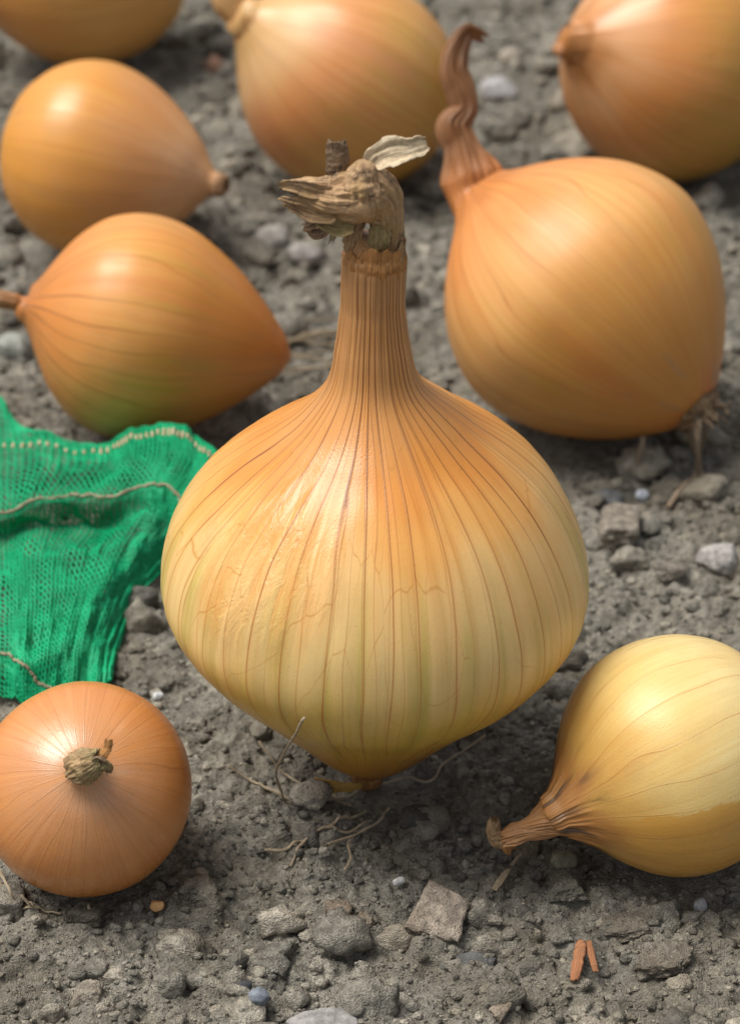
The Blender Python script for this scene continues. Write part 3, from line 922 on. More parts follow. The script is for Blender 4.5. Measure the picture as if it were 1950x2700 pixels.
stem_m = dry_mat('dried_stem', (0.54, 0.36, 0.20), (0.23, 0.13, 0.065), dirt=0.7, tint=(0.42, 0.27, 0.12))
pale_m = dry_mat('pale_dry_leaf', (0.78, 0.65, 0.46), (0.50, 0.38, 0.23), dirt=0.45)
dark_m = dry_mat('dark_dry_leaf', (0.38, 0.26, 0.16), (0.17, 0.11, 0.07), dirt=0.95)
olive_m = dry_mat('olive_dry_leaf', (0.44, 0.35, 0.16), (0.27, 0.19, 0.08), dirt=0.3)
rust_m = dry_mat('rust_dry_skin', (0.52, 0.26, 0.09), (0.30, 0.13, 0.04), dirt=0.25, streaks=16)


def crumple(amp, seed, along=2.0):
    def f(TH, V):
        c, s, v = np.cos(TH).ravel(), np.sin(TH).ravel(), V.ravel()
        a = fbm(np.stack([c * 3.3 + seed, s * 3.3, v * along], -1), 4, seed, 0.62)
        b = fbm(np.stack([c * 1.2 + seed, s * 1.2, v * along * 3], -1), 3, seed + 6)
        r = 1 - np.abs(fbm(np.stack([c * 2.4 - seed, s * 2.4, v * along * 1.5], -1), 3, seed + 12)) * 2
        return (1 + amp * (0.8 * a + 0.6 * b + 0.45 * r)).reshape(TH.shape)
    return f


def tube_part(name, pts, mat, parent, origin, n=90, nth=72, amp=0.25, seed=0, jag=0.0, twist=0.0, hollow=0.5, along=2.0, flat_ang=0.0, up=(0.0, -1.0, 0.02), cap0=True):
    a = np.array([list(p) + [1.0] * (5 - len(p)) for p in pts], float)
    P, d = curve_pts(a[:, :3] * MM, n)
    t = np.linspace(0, d[-1], n)
    rad = np.maximum(hermite(t, d, a[:, 3] * MM), 0.0002)
    fl = hermite(t, d, a[:, 4])
    me = sweep(name, P, rad, nth, mat, origin, t / d[-1] * 2, flat=fl, flat_ang=flat_ang, twist=np.linspace(0, twist, n), disp=crumple(amp, seed, along), rel=rad / 0.0445, jag=jag, hollow=hollow, seed=seed, up=up, cap0=cap0)
    return link(name, me, parent)


# column rising out of the neck on the right, folding over to the left into a torn end
stemA = tube_part('dried_stem', [(4.0, 0.6, 126, 2.3), (3.9, 0.6, 130, 2.5), (3.4, 0.5, 134, 2.8), (2.9, 0.4, 137.6, 3.3), (1.6, 0.1, 140.6, 4.4), (-0.8, -0.4, 142.3, 5.3, 0.9), (-4.0, -0.8, 142.0, 5.1, 0.85),
                         (-7.6, -1.1, 141.6, 4.4, 0.85), (-11.0, -1.3, 142.3, 3.5, 0.8), (-15.2, -1.6, 143.2, 2.5, 0.75)], stem_m, onionA, OA, 170, 130, 0.30, 7, jag=0.0036, twist=1.0, hollow=2.5)
tube_part('stem_knob', [(0.2, -3.2, 138.2, 1.0), (-0.6, -3.6, 140.6, 2.8), (-1.2, -3.3, 143.6, 3.5), (-1.4, -2.4, 146.6, 3.1), (-1.6, -1.4, 148.8, 1.9), (-1.7, -1.0, 149.6, 0.5)], stem_m, stemA, OA, 60, 60, 0.24, 15, hollow=0.0)
tube_part('leaf_stub', [(-6.0, 0.8, 145.0, 1.9, 0.55), (-6.1, 0.8, 148.4, 2.0, 0.5), (-6.3, 0.9, 152.2, 1.8, 0.5)], dark_m, stemA, OA, 40, 48, 0.24, 21, jag=0.0012, hollow=1.5, flat_ang=1.57)
link('leaf_scrap', strip('leaf_scrap', [(-0.6, 0.2, 146.6), (1.2, 0.3, 148.9), (3.8, 0.4, 150.4), (7.0, 0.3, 151.0), (10.8, 0.0, 152.2)], [1.4, 2.3, 2.7, 2.2, 1.7], (-0.35, 0.5, 0.85), pale_m, OA, 60, 17, 0.75, 0.9, 0.28, 1.0, 31), stemA)
link('leaf_scrap', strip('leaf_scrap', [(-8.4, -2.0, 140.0), (-10.2, -2.4, 138.6), (-11.6, -2.6, 137.4), (-12.8, -2.4, 136.4)], [1.7, 1.6, 1.5, 1.1], (0.5, 0.3, 0.85), dark_m, OA, 30, 11, 0.7, 0.6, 0.25, 1.0, 33), stemA)
link('leaf_scrap', strip('leaf_scrap', [(-6.6, -2.0, 138.4), (-8.0, -2.4, 136.8), (-9.6, -2.6, 135.2), (-11.0, -2.2, 135.0), (-11.6, -1.8, 136.0)], [1.5, 1.4, 1.1, 1.0, 0.7], (0.6, 0.2, 0.75), dark_m, OA, 34, 9, 0.4, 0.5, 0.25, 0.6, 34), stemA)
link('leaf_scrap', strip('leaf_scrap', [(-5.9, -0.6, 137.6), (-6.6, -1.0, 135.4), (-7.4, -1.2, 132.6)], [0.8, 0.8, 0.4], (1, -0.2, 0.2), pale_m, OA, 24, 9, 0.35, 0.3, 0.22, 1.2, 35), stemA)
link('leaf_fold', strip('leaf_fold', [(-3.6, -2.0, 130.4), (-3.6, -2.4, 132.8), (-3.0, -2.2, 135.2), (-2.0, -1.6, 137.5)], [1.6, 1.9, 1.6, 1.2], (1, -0.3, 0), stem_m, OA, 30, 13, 0.7, 0.7, 0.25, 0.8, 36), stemA)
link('leaf_fold', strip('leaf_fold', [(1.0, -3.4, 130.6), (1.4, -3.9, 133.0), (1.8, -3.4, 135.6), (2.2, -2.6, 138.0)], [1.2, 1.9, 2.1, 1.5], (1, -0.1, 0.1), olive_m, OA, 34, 15, 0.9, 0.9, 0.25, 0.8, 37), stemA)
link('leaf_scrap', strip('leaf_scrap', [(-7.5, -3.6, 143.6), (-11.5, -4.0, 144.6), (-15.0, -3.6, 145.4), (-16.6, -3.2, 145.2)], [1.5, 1.5, 1.1, 0.8], (-0.1, 0.4, 0.9), stem_m, OA, 40, 11, 0.6, -0.7, 0.25, 1.2, 51), stemA)
link('leaf_scrap', strip('leaf_scrap', [(-6.5, -4.6, 140.4), (-10.5, -4.6, 140.0), (-14.0, -3.8, 141.2), (-16.4, -3.2, 142.2)], [1.7, 1.6, 1.2, 0.8], (0.1, 0.3, 0.9), stem_m, OA, 40, 11, 0.7, -0.7, 0.25, 1.4, 52), stemA)
link('leaf_scrap', strip('leaf_scrap', [(-3.0, -4.8, 137.6), (-6.5, -4.6, 137.4), (-9.6, -3.8, 138.4)], [1.2, 1.7, 1.2], (0.1, 0.3, 0.9), olive_m, OA, 30, 11, 0.7, -0.8, 0.25, 1.2, 53), stemA)
# folded collar of torn skin round the top of the neck
cz = np.linspace(0, 1, 40)
Pc = np.stack([0.9 + 0.3 * cz, 0 * cz, 126.4 + 5.0 * cz], -1) * MM
Rc = (6.2 + 0.35 * np.sin(cz * 6.0 - 1.2) - 0.45 * cz + 0.9 * np.clip(cz - 0.75, 0, 1)) * MM
collarA = link('collar', sweep('collar', Pc, Rc, 150, rust_m, OA, cz * 0.5, disp=ridged(0.07, 22, 0.05, 9, -1.0, 0.06), rel=np.full(40, 0.14), jag=0.0028, seed=12, hollow=0.6, cap0=False), onionA)
link('collar_scrap', strip('collar_scrap', [(4.4, -4.2, 126.5), (5.6, -3.2, 128.8), (6.2, -2.2, 131.0), (6.6, -1.8, 132.6)], [1.3, 1.2, 0.9, 0.5], (0.75, 0.6, 0.0), stem_m, OA, 30, 11, 0.4, 0.4, 0.22, 1.0, 40), collarA)
# loose skin flap at the foot and the root threads
link('skin_flap', strip('skin_flap', [(-1.8, -5.6, 2.8), (-5.0, -7.2, 3.6), (-8.6, -8.2, 4.6), (-12.6, -8.6, 6.4)], [0.8, 1.3, 1.6, 1.3], (-0.35, -0.15, 0.9), dry_mat('yellow_skin_flap', (0.56, 0.34, 0.09), (0.44, 0.24, 0.05), dirt=0.1), OA, 40, 11, 0.35, 0.6, 0.22, 0.7, 44), onionA)
plateA = tube_part('root_plate', [(-0.6, 0.4, 2.2, 3.4), (-0.6, 0.4, 0.8, 3.1), (-0.6, 0.4, -0.6, 2.6), (-0.6, 0.4, -2.0, 1.8)], rust_m, onionA, OA, 20, 48, 0.3, 50, hollow=0.0)
ROOTS_A = [
    [(-1.3, -2.6, 3.0), (-3.8, -5.4, 1.0), (-8.8, -8.4, 1.5), (-15.4, -8.9, 1.5), (-19.7, -7.3, 2.0), (-26.6, -1.9, 3.0), (-31.6, -0.8, 5.0)],
    [(-1.7, -2.6, 3.0), (-8.0, -4.0, 1.5), (-14.6, -9.9, 1.5), (-18.0, -8.7, 1.0), (-19.2, -13.0, 7.7), (-19.8, -20.0, 18.1), (-18.5, -28.0, 28.5), (-15.1, -39.0, 42.9), (-12.6, -47.0, 53.5)],
    [(-2.1, -2.6, 3.0), (-9.7, -5.4, 1.0), (-14.8, -2.7, 2.0), (-19.9, 1.5, 3.0), (-22.5, 3.0, 5.0), (-24.7, 5.5, 7.0)],
    [(-0.8, -10.5, 0.4), (-2.9, -12.9, 1.5), (-8.6, -18.2, 2.0), (-15.1, -22.0, 1.5), (-19.1, -24.5, 1.5), (-22.6, -24.6, 1.5)],
    [(0.4, -13.8, 0.4), (-1.2, -15.7, 2.0), (-4.5, -18.8, 2.0), (-10.6, -19.2, 2.0), (-15.0, -24.5, 1.0), (-16.6, -30.0, 1.0)],
    [(4.0, -9.8, 0.5), (1.6, -15.7, 2.0), (-1.2, -18.2, 2.0), (-9.0, -22.8, 2.0)],
    [(-3.2, -19.0, 0.5), (-4.5, -22.0, 1.5), (-4.0, -26.3, 1.5), (-5.1, -31.2, 1.5)],
    [(-3.8, -3.1, 4.0), (-8.0, -4.6, 2.0), (-7.1, -7.4, 1.0), (-4.2, -9.3, 1.0)],
    [(2.9, -2.6, 3.0), (8.5, 0.4, 1.5), (13.1, -1.3, 2.0), (14.8, 0.0, 2.0), (15.7, 1.5, 3.0), (20.9, 5.7, 4.0), (26.1, 8.6, 6.0)]]


def roots(parent, origin, lists, r0, r1, mat, lift=0.4, seed=0):
    for k, pts in enumerate(lists):
        p = np.array(pts, float)
        g = ground_h(p[:, 0] * MM, p[:, 1] * MM) * 1000
        low = p[:, 2] < 3.5
        p[:, 2] = np.where(low, np.maximum(p[:, 2] * 0.5, g + lift), p[:, 2])
        fibre('root', p, r0, r1, mat, parent, origin, 60, seed + k, lift)


roots(plateA, OA, ROOTS_A, 0.30, 0.30, root_m, 0.6, 10)


# ---- the other onions
def onion(label, center, R, axis, prof, zb, neck, mat, nth=190, nb=150, nn=70, ridge=0.10, nridge=18, seed=1, folds=0.08, vneck=1.5, twist=0.0, jag=0.0, lump=0.03, neck_from=0.95, hollow=0.5):
    ax = np.array(axis, float)
    ax /= np.linalg.norm(ax)
    base = np.array(center) * MM - ax * zb * R * MM
    foot = np.array([center[0], center[1], 0.0]) * MM
    e = thing('onion', label, 'onion', foot, 'onions on the soil')
    up = (0.0, 0.9, -0.43)
    a, b = bulb_mesh('bulb', base, ax, prof, R * MM, neck, mat, foot, nth, nb, nn, ridged(ridge, nridge, lump, seed, neck_from, folds, 0.001), vneck, twist=twist, jag=jag, seed=seed, up=up, hollow=hollow, split=True)
    link('bulb', a, e)
    link('neck', b, e)
    return e, foot, base, ax


GLOBE = [(0, .06), (.03, .2), (.1, .4), (.25, .64), (.5, .85), (.8, .97), (1.08, 1.0), (1.38, .95), (1.62, .83), (1.82, .66), (1.97, .48), (2.08, .33), (2.18, .21)]
POINTED = [(0, .05), (.04, .13), (.18, .30), (.45, .56), (.75, .78), (1.05, .94), (1.33, 1.0), (1.6, .97), (1.85, .84), (2.05, .62), (2.17, .42), (2.25, .27), (2.33, .15)]
CONE = [(0, .06), (.04, .24), (.14, .5), (.35, .77), (.65, .95), (.95, 1.0), (1.3, .92), (1.6, .76), (1.85, .56), (2.02, .38), (2.12, .24), (2.2, .14)]
FLARE = [(0, .06), (.03, .2), (.1, .4), (.25, .64), (.5, .85), (.8, .97), (1.08, 1.0), (1.35, .95), (1.6, .81), (1.80, .61), (1.94, .43), (2.06, .29), (2.16, .20)]

ORANGE = [(0.0, (0.52, 0.18, 0.035)), (0.15, (0.58, 0.235, 0.05)), (0.40, (0.64, 0.285, 0.062)), (0.60, (0.68, 0.33, 0.095)), (0.85, (0.64, 0.255, 0.065)), (1.0, (0.50, 0.19, 0.05)), (1.3, (0.36, 0.16, 0.055))]
GOLD = [(0.0, (0.54, 0.19, 0.05)), (0.12, (0.56, 0.26, 0.06)), (0.40, (0.60, 0.29, 0.068)), (0.60, (0.70, 0.37, 0.13)), (0.85, (0.66, 0.28, 0.085)), (1.0, (0.50, 0.19, 0.05)), (1.3, (0.34, 0.15, 0.055))]
PINK = [(0.0, (0.50, 0.25, 0.06)), (0.15, (0.60, 0.29, 0.065)), (0.45, (0.62, 0.255, 0.06)), (0.65, (0.61, 0.25, 0.075)), (0.85, (0.60, 0.28, 0.115)), (0.97, (0.56, 0.31, 0.17)), (1.3, (0.32, 0.19, 0.09))]
YELLOW = [(0.0, (0.62, 0.42, 0.16)), (0.15, (0.70, 0.52, 0.23)), (0.40, (0.75, 0.60, 0.28)), (0.62, (0.73, 0.53, 0.20)), (0.80, (0.64, 0.38, 0.10)), (0.93, (0.46, 0.21, 0.06)), (1.3, (0.40, 0.20, 0.08))]

# B: right, standing tilted, with a tall twisted brown neck
skinB = skin_mat('right_onion_skin', GOLD, 26, 0.45, 0.0, 0.15, (0.58, 0.20, 0.045), 0.62, (0.29, 0.135, 0.055), 3.1, neck_mix=0.9, wrinkle=0.15, vw=0.006, fine=False, spec=0.45, rough=0.37)
BASED = [(0, .10), (.03, .18), (.14, .36), (.32, .58), (.55, .78), (.85, .94), (1.12, 1.0), (1.4, .95), (1.64, .83), (1.84, .66), (1.99, .48), (2.10, .33), (2.20, .21)]
onB, fB, bB, axB = onion('big golden onion at right tilted over its roots with tall twisted brown neck', (59.1, 160.7, 39.6), 39.6, (-0.678, 0.542, 0.496), BASED, 1.12,
                         [(28.2, 186.6, 65.0, 7.2), (26.8, 189.0, 68.9, 5.7), (25.4, 191.7, 73.1, 4.9, .9), (23.6, 194.0, 76.7, 5.2, .85), (26.4, 196.5, 80.7, 3.8, .85), (25.2, 199.3, 85.2, 4.5, .8), (23.2, 202.4, 90.2, 4.9, .75), (24.0, 205.4, 95.0, 4.1, .75), (27.6, 208.0, 99.4, 3.3, .6), (31.6, 207.2, 98.0, 2.3, .5)],
                         skinB, nth=200, nn=120, ridge=0.32, folds=0.40, twist=0.6, jag=0.003, seed=6)
plateB = tube_part('root_plate', [tuple((bB + axB * 0.002) * 1000) + (7.0,), tuple((bB - axB * 0.0012) * 1000) + (6.0,), tuple((bB - axB * 0.003) * 1000) + (3.0,)], dry_mat('root_plate_brown', (0.33, 0.22, 0.12), (0.14, 0.09, 0.05), dirt=0.7), onB, fB, 16, 48, 0.3, 60, hollow=0.0)
stub_root = dry_mat('brown_root', (0.40, 0.29, 0.18), (0.22, 0.15, 0.09), dirt=0.4)
for k in range(24):       # short dry root stubs round the plate
    r = np.random.default_rng(300 + k)
    a = r.uniform(0, 2 * np.pi)
    s1 = np.cross(axB, (0, 0, 1.0)); s1 /= np.linalg.norm(s1)
    s2 = np.cross(axB, s1)
    dr = s1 * math.cos(a) + s2 * math.sin(a)
    p0 = (bB - axB * 0.0012 + dr * r.uniform(0.002, 0.0065)) * 1000
    L = r.uniform(3.0, 7.5)
    p2 = p0 + (-axB * r.uniform(0.2, 0.9) + dr * r.uniform(0.3, 1.0) + np.array([0, 0, -0.35])) * L
    p2[2] = max(p2[2], 0.6)
    fibre('root', [p0, (p0 + p2) / 2 + r.normal(0, 0.5, 3), p2], 0.42, 0.25, stub_root, plateB, fB, 12, 300 + k)
roots(plateB, fB, [[(89.0, 135.0, 18.0), (88.6, 130.0, 18.0), (88.2, 128.0, 13.0), (89.0, 129.5, 7.0), (89.4, 131.5, 2.0), (84.7, 123.7, 1.5), (79.6, 114.9, 1.5)],
                [(89.0, 129.5, 8.0), (90.4, 131.0, 3.0), (92.3, 128.3, 1.5), (88.2, 118.8, 1.5)], [(74.0, 131.0, 13.0), (73.0, 130.0, 7.0), (72.8, 131.9, 1.5)]], 0.75, 0.85, dry_mat('pale_root', (0.42, 0.33, 0.24), (0.28, 0.2, 0.13), dirt=0.2), 1.0, 40)

# C: left, lying, pointed foot to the right, brown neck at the left edge
skinC = skin_mat('left_onion_skin', ORANGE, 26, 0.80, 0.0, 0.35, (0.58, 0.19, 0.04), 0.5, (0.26, 0.14, 0.05), 7.7, vw=0.008, wrinkle=0.1, vein_col=(0.22, 0.085, 0.025), fine=False, spec=0.45, rough=0.37)
onion('orange onion lying at left behind green net with pointed foot to right', (-63.5, 158.8, 31.8), 31.8, (-0.968, -0.05, 0.245), POINTED, 1.33,
      [(-94.6, 157.4, 39.8, 3.9, .8), (-97.2, 157.6, 40.4, 3.1, .8), (-101.0, 158.0, 41.0, 3.4, .7), (-106.0, 159.0, 43.0, 2.4, .7)], skinC, ridge=0.14, folds=0.16, seed=9, jag=0.001)

# D: further back left, cut neck pointing right
skinD = skin_mat('back_left_onion_skin', [(0.0, (0.52, 0.24, 0.05)), (0.2, (0.64, 0.29, 0.05)), (0.5, (0.66, 0.31, 0.07)), (0.70, (0.62, 0.30, 0.11)), (0.9, (0.68, 0.40, 0.21)), (1.0, (0.62, 0.36, 0.18)), (1.2, (0.34, 0.18, 0.08))], 24, 0.22, 0.0, 0.05,
                 (0.52, 0.24, 0.10), 0.3, (0.20, 0.12, 0.06), 12.3, wrinkle=0.15, vw=0.008, fine=False, spec=0.45, rough=0.37)
onion('golden onion lying behind at left with short brown cut neck to right', (-88.6, 277.1, 31.8), 31.8, (0.954, -0.288, -0.081), CONE, 0.95,
      [(-47.8, 265.0, 28.2, 3.9), (-45.8, 264.4, 28.0, 3.3)], skinD, ridge=0.08, folds=0.05, seed=12, jag=0.001, nn=24, vneck=1.2)

# E: cut by the top edge at left
skinE = skin_mat('top_left_onion_skin', [(0.0, (0.55, 0.28, 0.09)), (0.3, (0.62, 0.36, 0.10)), (0.55, (0.66, 0.38, 0.12)), (0.8, (0.60, 0.28, 0.07)), (1.0, (0.48, 0.20, 0.05)), (1.3, (0.3, 0.15, 0.05))], 22, 0.2, 0.0, 0.1, (0.52, 0.26, 0.08), 0.4, (0.3, 0.16, 0.06), 15.9, wrinkle=0.1, vw=0.008, fine=False, spec=0.45, rough=0.37)
onion('yellow onion cut off by the top left corner', (-111.2, 448.9, 39.8), 39.8, (-0.932, -0.329, -0.10), GLOBE, 1.08, [(-150.5, 435, 34.5, 6.0), (-156, 433, 33.5, 5.0)], skinE, seed=15, nn=24)

# F: top middle
skinF = skin_mat('top_middle_onion_skin', [(0.0, (0.50, 0.28, 0.08)), (0.25, (0.58, 0.33, 0.085)), (0.5, (0.66, 0.37, 0.12)), (0.7, (0.66, 0.31, 0.12)), (0.88, (0.66, 0.44, 0.22)), (1.0, (0.60, 0.40, 0.17)), (1.3, (0.52, 0.32, 0.12))], 22, 0.18, 0.0, 0.2,
                 (0.58, 0.24, 0.10), 0.7, (0.50, 0.30, 0.12), 19.4, wrinkle=0.1, vw=0.008, streak=0.8, fine=False, spec=0.45, rough=0.37)
onion('pale golden onion at top centre behind the large onion', (-8.4, 332.7, 36.8), 36.8, (-0.779, -0.11, 0.56), GLOBE, 1.08,
      [(-39.0, 329.4, 57.0, 6.2), (-43.2, 331.0, 60.5, 5.4), (-47.2, 333.5, 65.4, 5.8), (-49.5, 335.5, 70.0, 4.8)], skinF, ridge=0.1, folds=0.12, seed=18)

# G: top right
skinG = skin_mat('top_right_onion_skin', [(0.0, (0.45, 0.28, 0.07)), (0.3, (0.48, 0.31, 0.065)), (0.55, (0.57, 0.30, 0.07)), (0.75, (0.64, 0.28, 0.085)), (0.9, (0.66, 0.36, 0.17)), (1.0, (0.50, 0.23, 0.08)), (1.3, (0.46, 0.20, 0.07))], 22, 0.22, 0.0, 0.3,
                 (0.56, 0.23, 0.07), 0.5, (0.46, 0.21, 0.08), 23.8, wrinkle=0.1, vw=0.009, streak=0.8, fine=False, spec=0.45, rough=0.37)
onion('onion at top right with short pointed orange neck to left', (103.4, 341.0, 38.4), 38.4, (-0.80, -0.43, 0.38), GLOBE, 1.08,
      [(71.0, 325.0, 52.6, 5.6, .8), (66.5, 323.6, 52.4, 3.6, .7), (61.5, 322.6, 51.0, 2.0, .7)], skinG, ridge=0.12, folds=0.12, seed=21, nn=40)

# H: front left, neck stub towards the viewer
skinH = skin_mat('front_left_onion_skin', PINK, 30, 0.17, 0.0, 0.0, (0.62, 0.25, 0.06), 0.65, (0.34, 0.22, 0.11), 27.1, wrinkle=0.05, dust=0.45, spec=0.75, vw=0.0055, rough=0.27, vein_col=(0.24, 0.10, 0.045))
onH, fH, bH, axH = onion('small pinkish onion at front left, stubby dried neck facing the viewer', (-59.0, -29.6, 22.0), 22.2, (0.10, -0.66, 0.74), [(0, .06), (.03, .2), (.1, .4), (.25, .64), (.5, .85), (.8, .97), (1.08, 1.0), (1.32, .96), (1.53, .86), (1.70, .71), (1.83, .54), (1.92, .38), (1.97, .26), (2.02, .18), (2.08, .135)], 1.08,
                         [(-56.6, -44.8, 39.6, 2.8), (-55.4, -45.6, 41.0, 2.4), (-54.0, -46.0, 42.2, 2.2)], skinH, nth=260, nb=200, nn=60, ridge=0.22, nridge=13, folds=0.22, seed=24, jag=0.0014, hollow=0.8, lump=0.02)
stubm = dry_mat('stub_brown', (0.44, 0.30, 0.16), (0.22, 0.13, 0.06), dirt=0.4, tint=(0.34, 0.30, 0.14))
tube_part('neck_tip', [(-57.3, -44.2, 38.6, 2.7), (-56.4, -45.4, 40.2, 3.0), (-55.2, -46.2, 41.5, 2.7), (-53.8, -46.6, 42.6, 2.4), (-52.5, -46.6, 43.5, 1.7)], stubm, onH, fH, 70, 90, 0.40, 71, jag=0.0014, hollow=1.5, along=0.9)
link('leaf_scrap', strip('leaf_scrap', [(-52.8, -46.6, 43.6), (-51.6, -46.0, 45.2), (-51.2, -45.4, 46.8)], [1.0, 1.1, 0.7], (0.8, -0.5, 0.2), rust_m, fH, 20, 9, 0.5, 0.5, 0.2, 0.7, 72), onH)
link('leaf_scrap', strip('leaf_scrap', [(-52.6, -47.6, 43.4), (-51.2, -48.0, 42.4), (-50.9, -48.0, 40.8)], [0.9, 1.0, 0.6], (0.6, 0.2, 0.6), stubm, fH, 20, 9, 0.5, 0.5, 0.2, 0.7, 73), onH)
link('leaf_scrap', strip('leaf_scrap', [(-54.6, -47.6, 43.6), (-52.8, -47.8, 44.6), (-51.4, -47.8, 43.6)], [0.7, 0.9, 0.6], (0.1, -0.8, 0.6), dark_m, fH, 20, 9, 0.5, 0.4, 0.2, 0.6, 74), onH)
roots(onH, fH, [[(-76.8, -38.0, 7.0), (-74.0, -42.5, 5.0), (-72.0, -43.3, 2.0), (-69.6, -44.4, 1.5)], [(-71.6, -45.0, 6.2), (-69.8, -45.4, 4.0), (-67.4, -44.0, 2.0), (-63.5, -45.5, 1.5)],
                [(-57.6, -46.8, 5.4), (-56.2, -46.4, 3.0), (-55.3, -46.0, 1.5)], [(-78.0, -36.0, 4.0), (-75.3, -38.8, 2.0), (-72.8, -41.0, 1.5), (-68.9, -44.3, 1.0)]], 0.30, 0.22, root_m, 0.5, 70)

# I: front right, pale yellow, crooked neck at its left
skinI = skin_mat('front_right_onion_skin', YELLOW, 22, 0.42, 0.0, 0.05, (0.66, 0.40, 0.11), 0.5, (0.44, 0.22, 0.085), 31.6, wrinkle=0.55, vw=0.0058, vein_col=(0.45, 0.20, 0.05), dark_neck=0.85, rough=0.33, streak=0.35, sector=(0.02, 0.455, (0.62, 0.32, 0.055), 0.85))
onI, fI, bI, axI = onion('pale yellow onion at front right with crooked brown neck on its left', (62.4, -23.7, 25.2), 25.2, (-0.881, -0.425, -0.207), FLARE, 1.08,
                         [(37.6, -35.4, 19.0, 4.3), (34.0, -36.4, 17.4, 3.2, .85), (31.6, -36.8, 16.6, 2.5, .8), (29.6, -37.2, 15.8, 2.8, .8), (27.2, -37.6, 14.7, 2.2, .75)], skinI, nth=280, nb=200, nn=80, ridge=0.18, nridge=16, folds=0.20, seed=27, twist=1.2, jag=0.0014, lump=0.022, neck_from=0.88)
tube_part('neck_tip', [(27.8, -37.6, 14.6, 1.5), (26.4, -37.4, 14.6, 1.5), (25.5, -37.0, 16.0, 1.4), (25.3, -36.6, 17.6, 1.3), (25.6, -36.2, 19.0, 1.1)], stubm, onI, fI, 50, 48, 0.26, 81, jag=0.0008, hollow=1.2)
link('leaf_scrap', strip('leaf_scrap', [(29.0, -38.6, 15.2), (28.2, -39.2, 13.8), (28.6, -39.6, 12.8)], [1.3, 1.0, 0.4], (1, 0.2, 0.2), rust_m, fI, 20, 9, 0.4, 0.4, 0.2, 0.6, 82), onI)

# ------------------------------------------------------------------ green net bag
NET = np.array([
    [(-121.8, 168.9, 12.0), (-102.7, 149.5, 14.0), (-94.9, 137.4, 12.0), (-76.6, 134.6, 4.0), (-68.2, 133.7, 5.0), (-59.4, 133.2, 5.0), (-50.6, 131.7, 5.0), (-41.5, 125.4, 4.0), (-33.6, 122.8, 2.0)],
    [(-116.8, 136.7, 10.0), (-99.8, 129.3, 14.0), (-86.1, 126.6, 15.0), (-71.2, 121.5, 16.0), (-63.3, 121.1, 21.0), (-54.7, 120.6, 23.0), (-47.7, 121.1, 21.0), (-39.9, 113.9, 18.0), (-33.7, 114.6, 10.0)],
    [(-112.6, 113.8, 14.0), (-96.4, 108.0, 18.0), (-83.3, 106.4, 19.0), (-69.5, 106.1, 18.0), (-61.5, 102.5, 23.0), (-53.0, 101.0, 25.0), (-46.3, 101.5, 23.0), (-39.4, 98.0, 20.0), (-34.1, 103.1, 10.0)],
    [(-107.6, 84.3, 16.0), (-93.0, 83.8, 18.0), (-84.8, 87.6, 19.0), (-75.8, 91.6, 18.0), (-66.0, 90.5, 18.0), (-56.2, 90.8, 21.0), (-50.4, 89.7, 20.0), (-45.5, 86.3, 17.0), (-40.2, 87.9, 8.0)],
    [(-108.3, 84.8, 10.0), (-94.1, 85.6, 10.0), (-86.1, 87.6, 11.0), (-76.5, 91.0, 9.0), (-66.6, 90.1, 10.0), (-56.5, 86.3, 17.0), (-51.3, 85.9, 15.0), (-47.6, 85.0, 11.0), (-44.2, 86.9, 4.0)],
    [(-104.4, 62.9, 13.0), (-90.4, 63.1, 14.0), (-84.1, 64.9, 15.0), (-77.3, 69.9, 14.0), (-69.3, 73.1, 13.0), (-61.4, 78.1, 12.0), (-56.3, 79.5, 10.0), (-53.4, 81.9, 5.0), (-51.6, 81.4, 3.0)],
    [(-101.6, 44.9, 12.0), (-88.0, 45.0, 13.0), (-81.9, 46.6, 13.0), (-76.1, 50.5, 12.0), (-70.2, 54.3, 11.0), (-65.3, 58.9, 9.0), (-61.4, 65.0, 6.0), (-59.1, 68.6, 3.0), (-58.1, 69.2, 2.0)],
    [(-100.3, 35.2, 9.0), (-86.8, 35.0, 10.0), (-81.0, 31.5, 10.0), (-76.0, 33.6, 9.0), (-71.3, 38.1, 8.0), (-67.4, 42.4, 6.0), (-64.3, 46.0, 4.0), (-62.4, 48.8, 2.0), (-61.3, 49.5, 1.5)],
    [(-99.8, 27.4, 2.0), (-86.7, 28.6, 2.0), (-81.1, 26.7, 2.0), (-75.7, 25.9, 2.0), (-71.5, 28.1, 2.0), (-67.3, 30.4, 2.0), (-64.0, 32.6, 2.0), (-62.0, 34.9, 2.0), (-61.2, 35.6, 2.0)]]) * MM


